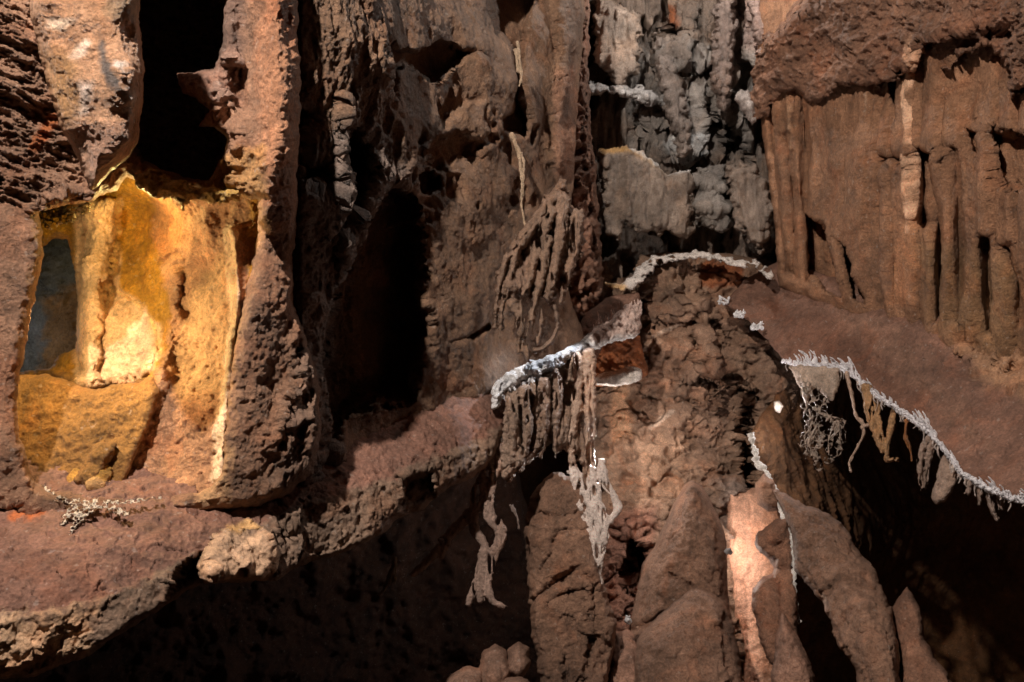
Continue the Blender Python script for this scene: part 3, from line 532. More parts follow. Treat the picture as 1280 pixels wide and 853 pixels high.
boulder('low_boulder', 'smooth brown boulder in front of the cone shaped one', 'boulder', [(790, 945), (795, 800), (808, 785), (830, 766), (846, 748), (866, 732), (886, 738), (906, 752), (918, 786), (926, 830), (934, 945)],
    [(800, 800, 5.2), (870, 740, 5.4), (920, 800, 5.2), (860, 900, 4.9)], (.265, .187, .15), (.3, 40.), seed=8, mat=ROCK, noise=M(SOFT, [dict(a=.012, f=10, o=5, g=.66, seed=31), dict(t='pit', a=.012, f=8, seed=33), dict(a=.025, f=3.5, o=5, g=.6, seed=7), *FACE]))
boulder('low_boulder', 'brown block between the cracked boulder and the smooth one', 'boulder', [(745, 945), (756, 820), (770, 790), (786, 786), (800, 800), (806, 850), (806, 945)], [(760, 800, 5.6), (800, 800, 5.5), (780, 900, 5.2)], (.26, .17, .13), (.2, 24.), seed=9)
boulder('cracked_boulder', 'big brown boulder with jagged cracks left of the cone shaped one', 'boulder', [(690, 590), (716, 596), (734, 620), (744, 660), (750, 700), (758, 735), (768, 765), (770, 800), (762, 840), (756, 945), (684, 945), (678, 860), (666, 800), (658, 720), (655, 660), (660, 630), (674, 606)],
    [(690, 600, 5.6), (660, 700, 5.45), (740, 700, 5.35), (700, 945, 4.9), (765, 780, 5.4)], (.26, .182, .142), (.3, 30.), seed=10, rag=(5., 20.), mat=ROCK, power=3,
    noise=M(SOFT, [dict(a=.012, f=10, o=5, g=.66, seed=31), dict(t='pit', a=.012, f=8, seed=33), dict(a=.03, f=3, o=5, g=.6, seed=3), *FACE]),
    feats=[('crack', [(668, 750), (690, 732), (705, 722), (716, 714)], 6, .16, 5.), ('crack', [(682, 756), (705, 742), (730, 736)], 6, .14, 5.), ('crack', [(660, 640), (700, 646), (722, 640)], 5, .1, 4.), ('crack', [(742, 730), (740, 800), (730, 850), (700, 880)], 5, .1, 4.), ('crack', [(705, 820), (708, 880)], 4, .1), ('poly', [(658, 625), (676, 622), (672, 650), (660, 662)], .12, 5., 4.)])
k = [([(549, 945), (552, 850), (566, 840), (584, 832), (604, 838), (612, 945)], [(550, 850, 5.0), (610, 850, 5.0), (580, 930, 4.7)], 'flat brown stone at the left of the rubble heap'),
     ([(600, 860), (598, 835), (604, 815), (618, 806), (632, 812), (640, 835), (632, 860), (612, 868)], [(600, 830, 5.1), (640, 830, 5.1), (620, 860, 5.0)], 'upright rounded stone on top of the rubble heap'),
     ([(632, 840), (634, 812), (648, 802), (662, 808), (662, 838), (650, 852)], [(632, 810, 5.2), (660, 810, 5.2), (650, 850, 5.1)], 'small stone at the right of the upright one on the rubble heap'),
     ([(612, 945), (614, 862), (634, 846), (660, 848), (672, 870), (676, 945)], [(615, 860, 4.9), (670, 860, 4.9), (640, 930, 4.7)], 'wide brown stone at the foot of the rubble heap')]
for i, (o_, c_, l_) in enumerate(k):
    boulder('rubble_stone', l_, 'stone', o_, c_, (.255, .178, .14), (.16, 22.), seed=20 + i, group='stones in the rubble heap', rag=(3., 16.))

# ================================================================== left pillar with the lit alcove
alc = [(50, 266), (80, 256), (112, 252), (146, 236), (158, 220), (176, 228), (192, 246), (240, 250), (290, 246), (322, 250), (322, 290), (316, 330), (306, 370), (298, 410), (291, 450), (286, 490), (282, 540), (277, 590), (262, 612), (228, 618), (160, 620), (100, 616), (62, 612), (46, 606), (34, 578), (24, 540), (21, 500), (28, 455), (35, 410), (46, 360), (54, 320)]
cav = [(164, -6), (176, 40), (178, 120), (170, 180), (182, 202), (206, 212), (236, 222), (262, 226), (278, 196), (284, 176), (268, 160), (250, 158), (262, 138), (246, 124), (228, 116), (218, 90), (240, 92), (268, 84), (276, 60), (282, 0), (280, -12), (230, -16)]
r = rock('rock_pillar', [(-420, -900), (368, -900), (368, -90), (374, 60), (376, 130), (372, 200), (372, 260), (366, 330), (368, 380), (385, 430), (398, 480), (402, 540), (392, 590), (360, 618), (318, 636), (262, 640), (200, 650), (60, 650), (-90, 680), (-420, 720)],  # unseen top extended upward to keep torch light out of the cavity
    [(-80, 0, 3.0), (-80, 600, 2.95), (40, 200, 3.2), (30, 500, 3.05), (150, 230, 3.35), (230, 240, 3.35), (340, 0, 3.25), (340, 200, 3.2), (310, 400, 3.2), (290, 600, 3.2), (380, 400, 3.5), (390, 560, 3.5), (150, 640, 3.2)], ROCK,
    noise=M([dict(a=.05, f=1.8, o=3), dict(a=.02, f=6, o=6, seed=6, g=.65), dict(a=.01, f=28, o=3, seed=8)],
        [dict(t='ridge', a=.12, f=4.2, o=6, g=.68, st=(.6, 1, 1.7), rot=-20, seed=3, mask=[(-90, -90), (70, -90), (110, 180), (125, 262), (40, 262), (-90, 230)], edge=30.),
         dict(t='ridge', a=.08, f=5, o=4, g=.6, st=(1.4, 1, .6), rot=-25, seed=5, mask=[(372, 300), (410, 400), (410, 600), (330, 620), (330, 540), (366, 440)], edge=24.),
         dict(t='ridge', a=.10, f=6, o=4, g=.6, seed=6, mask=[(220, 80), (300, 60), (300, 240), (150, 260), (170, 200), (240, 200)], edge=16.)]),
    feats=[('ridge', [(338, -80), (345, 60), (340, 180), (330, 260)], 32, .14, 6.), ('ridge', [(290, 290), (293, 400), (278, 520), (272, 600)], 9, .05, 3.), ('poly', [(-30, 634), (20, 628), (36, 642), (20, 650), (-30, 660)], .3, 6., 4.),
           ('crack', [(372, 440), (366, 480), (350, 540)], 8, .12, 5.), ('ridge', [(310, -80), (305, 60), (300, 130)], 20, -.12, 4.)],
    paints=[('poly', [(282, 250), (330, 246), (326, 300), (306, 360), (296, 430), (284, 520), (278, 600), (268, 600), (274, 520), (285, 400)], (.5, .34, .2), 10., 8.), ('poly', [(250, 600), (290, 560), (286, 640), (240, 640)], (.5, .36, .22), 14., 10.),  # rim poly paints lamp light along the alcove's right edge
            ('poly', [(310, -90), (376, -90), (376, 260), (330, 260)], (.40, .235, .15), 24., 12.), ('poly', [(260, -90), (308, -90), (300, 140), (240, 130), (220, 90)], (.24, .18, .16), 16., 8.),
            ('poly', [(376, 300), (410, 400), (412, 600), (340, 600), (366, 460)], (.24, .185, .155), 22., 12.), ('poly', [(170, 205), (260, 205), (330, 180), (330, 245), (180, 250)], (.42, .28, .13), 14., 10.),  # gold poly paints lamp glow on the lintel rock
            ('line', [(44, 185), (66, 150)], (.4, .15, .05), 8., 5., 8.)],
    tint=(.275, .185, .135), holes=[alc, cav], round_=(.14, 18.), thick=.2, step=1.35, rag=(3.5, 20), seed=13, clip=(-420, -850, 1370, 945))
tag(r, 'massive brown rock pillar pierced by the yellow lit alcove', 'rock pillar')
pillar = r
# hanging bulb
r = rock('hanging_rock', [(20, -90), (36, -20), (38, 20), (46, 60), (56, 90), (66, 130), (78, 166), (96, 196), (106, 222), (114, 238), (124, 232), (140, 214), (160, 198), (174, 176), (177, 140), (181, 90), (176, 40), (174, -20), (176, -90)],
    [(40, 0, 2.75), (175, 0, 2.75), (115, 230, 2.8)], PALE, noise=[dict(a=.07, f=3.4, o=3, g=.4), dict(a=.012, f=12, o=4, seed=5, g=.6), dict(a=.004, f=50)],
    paints=[('poly', [(60, 25), (84, 22), (92, 26), (78, 38), (60, 36)], (.78, .7, .6), 8., 4.), ('poly', [(104, 46), (112, 52), (100, 74), (80, 75)], (.8, .7, .62), 8., 4.), ('poly', [(100, 102), (118, 104), (106, 140), (94, 146)], (.72, .64, .6), 12., 6.),
            ('poly', [(120, 30), (134, 70), (152, 110), (156, 126), (140, 110), (124, 80)], (.14, .13, .13), 9., 6.), ('poly', [(142, 74), (156, 80), (152, 92), (144, 88)], (.7, .68, .66), 6., 4.), ('poly', [(158, 112), (168, 116), (162, 144), (154, 140)], (.72, .62, .56), 8., 4.),
            ('poly', [(50, 60), (90, 70), (100, 130), (84, 160), (60, 110)], (.42, .26, .13), 24., 10.), ('poly', [(125, -20), (176, -20), (176, 30), (130, 20)], (.34, .25, .17), 14., 10.), ('poly', [(90, 160), (170, 150), (150, 205), (115, 236), (100, 200)], (.38, .25, .19), 24., 8.)],
    tint=(.5, .32, .21), round_=(.24, 50.), back='mirror', thick=.9, rag=(3, 22), seed=3, power=2.4, step=1.2)
tag(r, 'bulging cream and brown rock hanging above the lit alcove', 'hanging rock')
# alcove
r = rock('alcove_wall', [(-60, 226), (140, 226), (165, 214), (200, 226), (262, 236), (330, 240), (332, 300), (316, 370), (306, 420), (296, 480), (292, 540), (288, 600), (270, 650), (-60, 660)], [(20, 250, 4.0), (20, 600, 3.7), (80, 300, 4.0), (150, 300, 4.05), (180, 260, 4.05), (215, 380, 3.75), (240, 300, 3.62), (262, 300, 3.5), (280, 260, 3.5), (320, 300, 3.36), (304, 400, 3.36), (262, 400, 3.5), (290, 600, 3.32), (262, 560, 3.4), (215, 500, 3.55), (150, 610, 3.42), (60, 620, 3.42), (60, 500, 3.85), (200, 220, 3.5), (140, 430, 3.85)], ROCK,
    noise=[dict(a=.045, f=2.4, o=3), dict(a=.022, f=8, o=5, g=.62), dict(a=.010, f=30, o=3), dict(t='pit', a=.008, f=36, seed=5), dict(t='ridge', a=.05, f=6, o=5, seed=6, mask=[(0, 470), (200, 470), (120, 640), (0, 640)], edge=30.)],
    holes=[[(50, 310), (66, 300), (84, 298), (92, 330), (95, 360), (96, 400), (94, 436), (74, 444), (60, 462), (20, 466), (0, 440), (20, 340)]],
    feats=[('dome', [(100, 252), (146, 250), (148, 300), (140, 336), (146, 366), (172, 378), (194, 404), (198, 436), (190, 468), (150, 484), (112, 488), (97, 470), (96, 400), (100, 330)], .07, 40., 4.), ('dome', [(98, 246), (148, 246), (149, 300), (138, 340), (128, 400), (124, 490), (97, 484), (95, 400), (99, 330)], .13, 22., 3.), ('poly', [(122, 350), (142, 348), (150, 372), (136, 392), (124, 384)], .09, 12., 3.),
           ('ridge', [(214, 350), (210, 430), (196, 480), (160, 550), (125, 610)], 16, .09, 4.), ('crack', [(200, 330), (224, 316), (234, 324)], 6, .06), ('poly', [(108, 486), (190, 466), (192, 480), (120, 500)], .05, 16., 6.),
           ('dome', [(92, 606), (104, 572), (130, 548), (148, 552), (132, 585), (122, 612)], .09, 14.), ('ridge', [(20, 470), (60, 462), (96, 480)], 7, .07), ('ridge', [(292, 290), (297, 370), (290, 440), (281, 520), (274, 600)], 7, .09, 2.), ('poly', [(226, 330), (250, 322), (262, 340), (246, 372), (232, 400), (222, 380)], .04, 10., 4.), ('ridge', [(180, 238), (220, 244), (280, 246)], 8, .08, 4.)],
    paints=[('poly', [(-20, 440), (100, 474), (190, 470), (200, 490), (170, 545), (120, 620), (-20, 640)], (.2, .12, .035), 14., 16.), ('poly', [(110, 500), (180, 490), (150, 545), (90, 560)], (.1, .06, .025), 20., 16.), ('poly', [(20, 560), (90, 575), (80, 610), (20, 600)], (.12, .07, .03), 14., 14.), ('poly', [(94, 250), (150, 250), (148, 335), (150, 362), (176, 376), (200, 405), (200, 445), (188, 470), (110, 492), (92, 470)], (.68, .54, .36), 8., 4.),  # floor poly darkened to mute the torch light falling there
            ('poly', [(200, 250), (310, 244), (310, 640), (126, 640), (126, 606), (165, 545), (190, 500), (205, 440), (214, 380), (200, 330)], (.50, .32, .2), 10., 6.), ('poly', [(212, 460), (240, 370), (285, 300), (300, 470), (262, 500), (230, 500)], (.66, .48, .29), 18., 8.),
            ('poly', [(190, 250), (240, 250), (232, 300), (205, 330), (190, 300)], (.42, .24, .12), 10., 6.), ('line', [(286, 290), (293, 400), (280, 520), (270, 600)], (.95, .84, .64), 5., 3., 9.), ('poly', [(92, 606), (104, 572), (130, 548), (148, 552), (122, 612)], (.6, .4, .1), 6., 4.),  # pale line paints lamp light onto the right edge
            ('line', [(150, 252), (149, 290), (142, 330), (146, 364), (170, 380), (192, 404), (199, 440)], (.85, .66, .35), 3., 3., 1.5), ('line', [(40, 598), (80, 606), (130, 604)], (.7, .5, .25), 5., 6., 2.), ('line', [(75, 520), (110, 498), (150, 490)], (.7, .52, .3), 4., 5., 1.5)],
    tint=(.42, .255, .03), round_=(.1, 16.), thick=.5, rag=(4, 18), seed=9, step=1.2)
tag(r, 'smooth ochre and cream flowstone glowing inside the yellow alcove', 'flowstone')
r = rock('hollow_wall', [(-80, 250), (130, 250), (130, 520), (-80, 520)], [(0, 260, 4.9), (120, 260, 4.9), (50, 500, 4.8)], GREY, M(SOFT, FACE), paints=[('poly', [(60, 380), (120, 340), (120, 480), (50, 470)], (.25, .15, .07), 16., 14.)], tint=(.15, .16, .16), round_=(.1, 16.), thick=.3, seed=2)
tag(r, 'blue grey rock seen through the opening behind the lit alcove', 'rock wall')
r = rock('cavity_wall', [(140, -90), (320, -90), (320, 260), (140, 260)], [(160, -80, 7.), (300, -80, 7.), (220, 120, 6.), (220, 250, 4.6)], ROCK, RUG, tint=(.06, .04, .03), round_=(.1, 10.), thick=.3, seed=2)  # near-black tint stands in for the shade inside the cavity
tag(r, 'rough rock tinted near black for the shade at the back of the cavity beside the hanging rock', 'rock wall')
r = rock('alcove_floor', [(0, 470), (60, 468), (92, 478), (105, 484), (120, 488), (141, 481), (176, 477), (192, 468), (200, 490), (180, 545), (140, 640), (20, 640), (0, 560)],
    [(10, 470, 3.62), (190, 470, 3.5), (150, 630, 3.3), (20, 630, 3.3)], ROCK, noise=[dict(a=.04, f=3), dict(a=.03, f=9, o=5, g=.62, seed=4), dict(a=.01, f=34)],
    feats=[('dome', [(94, 604), (104, 574), (128, 548), (146, 554), (132, 585), (122, 612)], .08, 12.)], tint=(.30, .18, .055), round_=(.05, 10.), thick=.3, rag=(2.5, 14), seed=4)
tag(r, 'dark ochre rubbly floor of the alcove below the cream column', 'alcove floor')
r = rock('stone_fringe', [(50, 268), (58, 262), (80, 258), (104, 256), (122, 252), (118, 262), (104, 268), (90, 280), (74, 282), (62, 290), (54, 284)], [(50, 270, 3.46), (120, 255, 3.56), (60, 290, 3.46)], WHITE, [dict(a=.02, f=9), dict(t='ridge', a=.03, f=20, o=3)], tint=(.85, .72, .48),
    round_=(.03, 5.), back='mirror', thick=1., rag=(4, 8), seed=3, step=1.1, lace=(.16, 12., .5, .3, 2.2))
tag(r, 'bright lacy stone fringe under the top left edge of the alcove', 'stone fringe')
r = rock('glow_tinted_lintel', [(168, 222), (188, 212), (205, 216), (222, 226), (246, 234), (270, 236), (296, 238), (300, 250), (268, 254), (240, 250), (228, 262), (222, 250), (196, 248), (176, 240)], [(168, 222, 3.2), (300, 240, 3.2), (220, 262, 3.2)], PALE, [dict(a=.03, f=8), dict(t='ridge', a=.04, f=14, o=4), dict(a=.01, f=40)],
    tint=(.6, .42, .13), round_=(.05, 7.), back='mirror', thick=1., rag=(6, 10), seed=3, step=1.1)  # gold tint paints the lamp glow on this rock strip
tag(r, 'crumbly rock tinted gold for lamp glow along the top edge of the alcove', 'mineral crust')
SILL = [([(54, 610, 3.2), (74, 624, 3.12), (110, 628, 3.1), (150, 628, 3.1), (200, 622, 3.14)], 4.5, 2.), ([(156, 642, 3.0), (128, 634, 3.04), (104, 646, 3.0), (84, 670, 2.94)], 4., 2.5), ([(100, 628, 3.08), (86, 642, 3.02), (78, 656, 2.98)], 6., 3.), ([(120, 630, 3.08), (100, 640, 3.02), (92, 652, 2.98)], 7., 3.)]
r = rock('salt_crust', None, [p for q in SILL for p in q[0]], CRYST, [dict(t='ridge', a=.012, f=26, o=3), dict(a=.004, f=60)], tint=(.85, .72, .6), round_=(.012, 4.), back='mirror', thick=1., rag=(3., 7.), seed=5, step=1., stems=SILL, lace=(.13, 9., .5, .6, 2.2))
tag(r, 'pale tangled mineral crust lying on the sill of the alcove', 'mineral crust')

# ================================================================== left ledge
top_edge = [(-420, 900), (-90, 790), (0, 768), (60, 765), (115, 752), (170, 735), (220, 700), (255, 690), (285, 662), (330, 655), (370, 635), (400, 625), (440, 610), (490, 600), (500, 588), (545, 573), (600, 550), (628, 532)]
r = rock('left_clay_ledge', [(-420, 560), (330, 560), (420, 520), (450, 480), (560, 470), (640, 470), (645, 505), (632, 532), (625, 560), (610, 583), (590, 596), (560, 610), (530, 635), (495, 650), (480, 668), (430, 690), (400, 700), (370, 710), (345, 726), (300, 728), (250, 730), (236, 738), (195, 766), (140, 800), (110, 822), (75, 832), (45, 846), (0, 848), (-90, 880), (-420, 1000)],
    [(-80, 780, 2.45), (60, 765, 2.6), (220, 705, 2.95), (330, 655, 3.35), (440, 612, 3.8), (545, 575, 4.4), (628, 535, 5.0), (-80, 870, 2.5), (60, 835, 2.62), (245, 728, 2.95), (335, 722, 3.3), (420, 694, 3.68), (500, 645, 4.1), (600, 590, 4.8),
     (-80, 650, 2.95), (60, 640, 3.1), (280, 640, 3.3), (400, 600, 3.75), (470, 520, 4.6), (620, 500, 5.2), (-80, 570, 3.3), (330, 570, 3.9)], CLAY,
    noise=M([dict(a=.03, f=1.5, o=3), dict(a=.02, f=6, o=5, seed=5, g=.6), dict(a=.008, f=26, o=3, seed=9)], [dict(t='ridge', a=.035, f=3, o=6, g=.58, st=(1, 1, 1.4), rot=-25, seed=3, mask=top_edge + [(632, 600), (500, 720), (250, 800), (-90, 900)], edge=12.), dict(t='facet', a=.045, f=3, seed=3, mask=top_edge + [(632, 600), (500, 720), (250, 800), (-90, 900)], edge=8.), dict(t='facet', a=.02, f=14, seed=8)]),
    feats=[('poly', [(222, 706), (262, 684), (255, 700), (251, 730), (240, 760), (200, 760)], .22, 5., 3.), ('poly', [(495, 598), (540, 590), (545, 640), (500, 645)], .2, 6., 5.), ('poly', [(345, 660), (375, 650), (362, 676), (348, 684)], .1, 6., 4.),
           ('dome', [(258, 690), (285, 664), (330, 668), (345, 690), (330, 722), (256, 728)], .08, 16., 4.), ('ridge', [(0, 700), (100, 690), (200, 660)], 34, .03, 6.)],
    paints=[('poly', top_edge + [(660, 700), (660, 945), (-90, 945)], (.2, .155, .12), 9., 9.), ('poly', [(-20, 775), (110, 765), (110, 830), (-20, 850)], (.5, .38, .26), 22., 24.), ('poly', [(256, 690), (280, 668), (330, 670), (345, 700), (330, 726), (256, 730)], (.55, .42, .3), 10., 8.),
            ('poly', [(280, 660), (310, 650), (325, 664), (290, 670)], (.6, .42, .2), 6., 5.), ('line', [(20, 645), (50, 640)], (.4, .14, .05), 10., 8., 6.)],
    tint=(.205, .125, .098), round_=(.12, 12.), thick=1.3, step=1.3, rag=(3, 18), seed=15)
tag(r, 'smooth reddish clay ledge with a pale stone lip in front of the alcove', 'rock ledge')
# ================================================================== nets and fringes of calcite
R = random.Random(11)
def net(name, label, cat, stems, mat=PALE, tint=(.5, .4, .34), r=(6., 2.), lace=(.30, 15., 4.0, 0., 2.2), group=None, seed=0, h=.03, wisps=3, rag=(2.5, 9.)):
    """a hanging sheet of fused stone threads: broad where it grows from the rock, open and thin below"""
    rr = random.Random(seed); st_ = [(s, r[0] * rr.uniform(.8, 1.2), r[1]) for s in stems]; ctrl = [p for s in stems for p in s]
    if len(ctrl) < 4: ctrl = ctrl + [(ctrl[0][0] + 20, ctrl[0][1], ctrl[0][2]), (ctrl[0][0] - 20, ctrl[0][1] + 20, ctrl[0][2])]
    o = rock(name, None, ctrl, mat, [dict(t='ridge', a=.02, f=22, o=3, st=(1, 1, .3)), dict(a=.008, f=50)], tint=tint, round_=(h, 4.), back='mirror', thick=1., rag=rag, seed=seed, step=1.0, stems=st_, lace=lace)
    sp = []
    for s in stems:
        for k in range(wisps):
            i = rr.randrange(max(1, len(s) - 2)); q = [(p[0] + rr.uniform(-1, 1) * r[0] * .8, p[1] + rr.uniform(-3, 3), p[2] - .01) for p in s[i:i + rr.randrange(2, 5)]]
            if len(q) > 1: sp.append((q, .007, .003))
    if sp:
        w_ = tubes('stone_threads', sp, mat, o, 5, tint, .7, seed)
    return tag(o, label, cat, group)
# upper drapery on the end of the left wall
r = rock('drapery_body', [(700, 224), (708, 226), (712, 250), (726, 270), (733, 300), (720, 330), (712, 356), (700, 372), (690, 385), (680, 372), (668, 380), (655, 368), (640, 380), (622, 372), (622, 340), (640, 305), (655, 290), (672, 262), (686, 240)],
    [(700, 225, 5.35), (730, 290, 5.4), (625, 360, 5.1), (690, 380, 5.2)], PALE, noise=[dict(a=.04, f=3), dict(t='ridge', a=.07, f=9, o=4, st=(1.3, 1, .4), rot=18, seed=4), dict(t='pit', a=.05, f=9, st=(1, 1, .5), seed=5), dict(a=.012, f=30)],
    tint=(.33, .24, .19), round_=(.12, 16.), back='mirror', thick=.5, rag=(7, 12), seed=6, step=1.2)
dr = tag(r, 'pinkish stringy stone drapery spilling from the end of the left wall', 'stone drapery')
r.name = 'stone_drapery'
def frond(parent, stems, tint, seed, r, lace=(.34, 15., 4.5, 0., 2.2), h=.06):
    o = rock('strand', None, [p for s in stems for p in s], PALE, [dict(t='ridge', a=.03, f=16, o=4, st=(1, 1, .35)), dict(a=.008, f=44)], tint=tint, round_=(h, 6.), back='mirror', thick=1., rag=(3., 8.), seed=seed, step=1.0, stems=[(s, r[0], r[1]) for s in stems], lace=lace)
    o.parent = parent
frond(dr, [[(690, 250, 5.1), (664, 282, 5.05), (636, 318, 5.0), (624, 360, 4.98), (618, 410, 4.98)], [(676, 275, 5.1), (648, 310, 5.02), (638, 350, 5.0), (628, 385, 4.98), (626, 420, 4.98)]], (.32, .235, .185), 3, (7, 2.2))
frond(dr, [[(690, 262, 5.1), (672, 310, 5.02), (662, 350, 5.0), (652, 390, 4.98), (648, 440, 4.98)], [(684, 300, 5.06), (676, 350, 5.0), (664, 400, 4.98), (660, 448, 4.98)], [(640, 380, 4.98), (650, 400, 4.98), (652, 430, 4.98), (662, 452, 4.98)]], (.35, .26, .205), 4, (8, 2.2))
frond(dr, [[(704, 250, 5.12), (700, 300, 5.06), (690, 350, 5.02), (680, 390, 5.0), (672, 430, 5.0)], [(722, 270, 5.15), (718, 310, 5.1), (708, 350, 5.05), (700, 380, 5.02)]], (.36, .265, .21), 5, (9, 2.5))
frond(dr, [[(694, 384, 5.0), (697, 402, 5.0), (695, 415, 5.0), (688, 428, 5.0), (676, 437, 5.0), (668, 438, 5.0)]], (.38, .29, .24), 6, (2.5, 3.5), lace=None)
# white band of the left fringe
r = rock('crystal_shelf', [(614, 494), (620, 474), (640, 462), (662, 452), (690, 444), (722, 428), (745, 410), (765, 398), (782, 382), (800, 380), (802, 410), (796, 422), (760, 430), (735, 440), (706, 452), (690, 464), (660, 474), (645, 484), (630, 492), (624, 510), (616, 512)],
    [(616, 500, 5.05), (690, 450, 5.4), (800, 420, 6.2), (800, 384, 6.4)], CRYST, noise=[dict(a=.03, f=4), dict(t='ridge', a=.05, f=12, o=4, seed=3, g=.6), dict(a=.012, f=40), dict(t='pit', a=.05, f=15, seed=6)],
    paints=[('poly', [(730, 400), (800, 370), (806, 418), (740, 426)], (.75, .56, .49), 8., 5.), ('line', [(616, 500), (640, 470), (690, 455), (735, 436)], (.85, .85, .88), 8., 3., 10.)],
    tint=(.88, .86, .85), round_=(.1, 10.), back='mirror', thick=1.6, rag=(3.5, 9), seed=5, step=1.1)
cs = tag(r, 'white crystal crusted shelf crossing in front of the back wall', 'crystal shelf')
sp = []
for i in range(46):
    t = R.random(); x = 742 + 58 * t; y = 412 - 30 * t + R.uniform(-6, 6); sp.append(([(x, y + 6, 6.0 + .3 * t), (x + R.uniform(-4, 4), y - R.uniform(2, 14), 5.98 + .3 * t)], .016, .003, (.8, .6, .53)))
tubes('crystal', sp, CRYST, cs, 5, (.8, .6, .53), .5, 3)
sp = []
for i in range(40):
    t = R.random(); x = 616 + 90 * t ** 1.3; y = 496 - 40 * t + R.uniform(-7, 7); sp.append(([(x, y, 5.0 + .3 * t), (x + R.uniform(-9, 5), y + R.uniform(-6, 9), 4.97 + .3 * t)], .012, .004, (.85, .85, .9)))
tubes('crystal', sp, CRYST, cs, 5, (.85, .85, .9), .5, 4)
# curtain under the shelf
r = rock('stone_curtain', [(634, 492), (660, 474), (700, 456), (735, 440), (740, 470), (742, 520), (744, 560), (744, 630), (736, 628), (726, 600), (712, 572), (704, 560), (695, 568), (690, 552), (680, 560), (662, 580), (650, 590), (640, 600), (628, 600), (626, 560), (630, 520)],
    [(634, 500, 5.1), (735, 445, 5.75), (640, 590, 5.05), (742, 600, 5.6)], PALE, noise=[dict(a=.03, f=3), dict(t='ridge', a=.06, f=7, o=4, st=(1.6, 1, .3), seed=7), dict(t='pit', a=.10, f=6, st=(1, 1, .6), seed=8), dict(t='cell', a=.015, f=16, seed=3), dict(a=.008, f=40)],
    holes=[[(716, 572), (722, 566), (727, 585), (722, 598)], [(676, 478), (684, 476), (688, 500), (680, 520)], [(655, 500), (659, 500), (661, 560), (655, 565)]],
    tint=(.46, .36, .30), round_=(.10, 14.), back='mirror', thick=.7, rag=(5, 10), seed=4, step=1.1, paints=[('line', [(738, 440), (738, 520), (740, 600)], (.75, .64, .56), 8., 3., 6.)])
cu = tag(r, 'porous pink stone curtain hanging beneath the white crystal shelf', 'stone curtain')
frond(cu, [[(640, 500, 5.0), (642, 550, 5.0), (636, 600, 5.0)], [(656, 490, 5.05), (660, 540, 5.05), (650, 588, 5.05)]], (.44, .34, .28), 7, (9, 3))
frond(cu, [[(680, 480, 5.2), (682, 530, 5.2), (676, 572, 5.2)], [(700, 468, 5.3), (696, 520, 5.3), (694, 570, 5.3)]], (.48, .37, .31), 8, (9, 2))
frond(cu, [[(722, 450, 5.45), (720, 510, 5.45), (712, 560, 5.4), (724, 600, 5.35)], [(736, 444, 5.5), (738, 520, 5.45), (738, 580, 5.4), (742, 632, 5.3)]], (.85, .70, .61), 9, (9, 4))
net('stone_net', 'bright lacy stone column reaching down to the cracked boulder', 'stone net',
    [[(738, 590, 5.3), (742, 630, 5.2), (748, 660, 5.15), (744, 700, 5.15), (752, 730, 5.15)], [(728, 600, 5.3), (738, 630, 5.2), (750, 650, 5.15), (746, 690, 5.15), (744, 722, 5.15)], [(744, 610, 5.3), (752, 640, 5.2), (756, 665, 5.15), (750, 700, 5.15), (748, 728, 5.15)],
     [(716, 590, 5.35), (722, 610, 5.3), (724, 630, 5.25), (732, 660, 5.2), (742, 684, 5.16)], [(750, 580, 5.4), (758, 610, 5.3), (772, 632, 5.25), (766, 648, 5.2), (752, 668, 5.16)], [(740, 640, 5.2), (736, 660, 5.18), (742, 680, 5.16), (740, 716, 5.15)], [(748, 640, 5.2), (760, 655, 5.18), (752, 690, 5.16)]],
    mat=CRYST, tint=(.9, .76, .69), r=(7, 3), seed=5, h=.04, lace=(.26, 13., 4., 0., 2.2))
net('stone_net', 'dull grey branching stone net over the dark chasm', 'stone net',
    [[(626, 560, 5.0), (606, 595, 4.98), (594, 630, 4.96), (592, 658, 4.95), (605, 683, 4.95), (604, 710, 4.95), (592, 736, 4.95), (586, 756, 4.95)], [(624, 570, 5.0), (612, 600, 4.98), (609, 637, 4.96), (626, 665, 4.95), (619, 690, 4.95), (610, 715, 4.95), (612, 746, 4.95), (628, 758, 4.95)],
     [(598, 610, 4.98), (588, 640, 4.96), (566, 665, 4.95), (552, 682, 4.95), (536, 700, 4.95), (518, 718, 4.95)], [(618, 580, 5.0), (600, 625, 4.98), (580, 655, 4.96)], [(606, 690, 4.95), (600, 730, 4.95), (600, 752, 4.95)], [(556, 676, 4.95), (552, 696, 4.95)]],
    tint=(.5, .39, .35), r=(9, 4.), seed=8, lace=(.38, 15., 4.5, 0., 2.2))
net('stone_net', 'small faint stone net low in the dark chasm', 'stone net', [[(490, 715, 4.6), (484, 732, 4.6), (472, 745, 4.6)], [(493, 700, 4.6), (492, 728, 4.6)]], tint=(.3, .26, .2), r=(4, 1.6), seed=9)
net('stone_net', 'single curved stone thread right of the grey branching net', 'stone net', [[(638, 632, 5.0), (646, 645, 5.0), (648, 662, 5.0)]], tint=(.3, .25, .24), r=(2, 1), seed=3, lace=None)
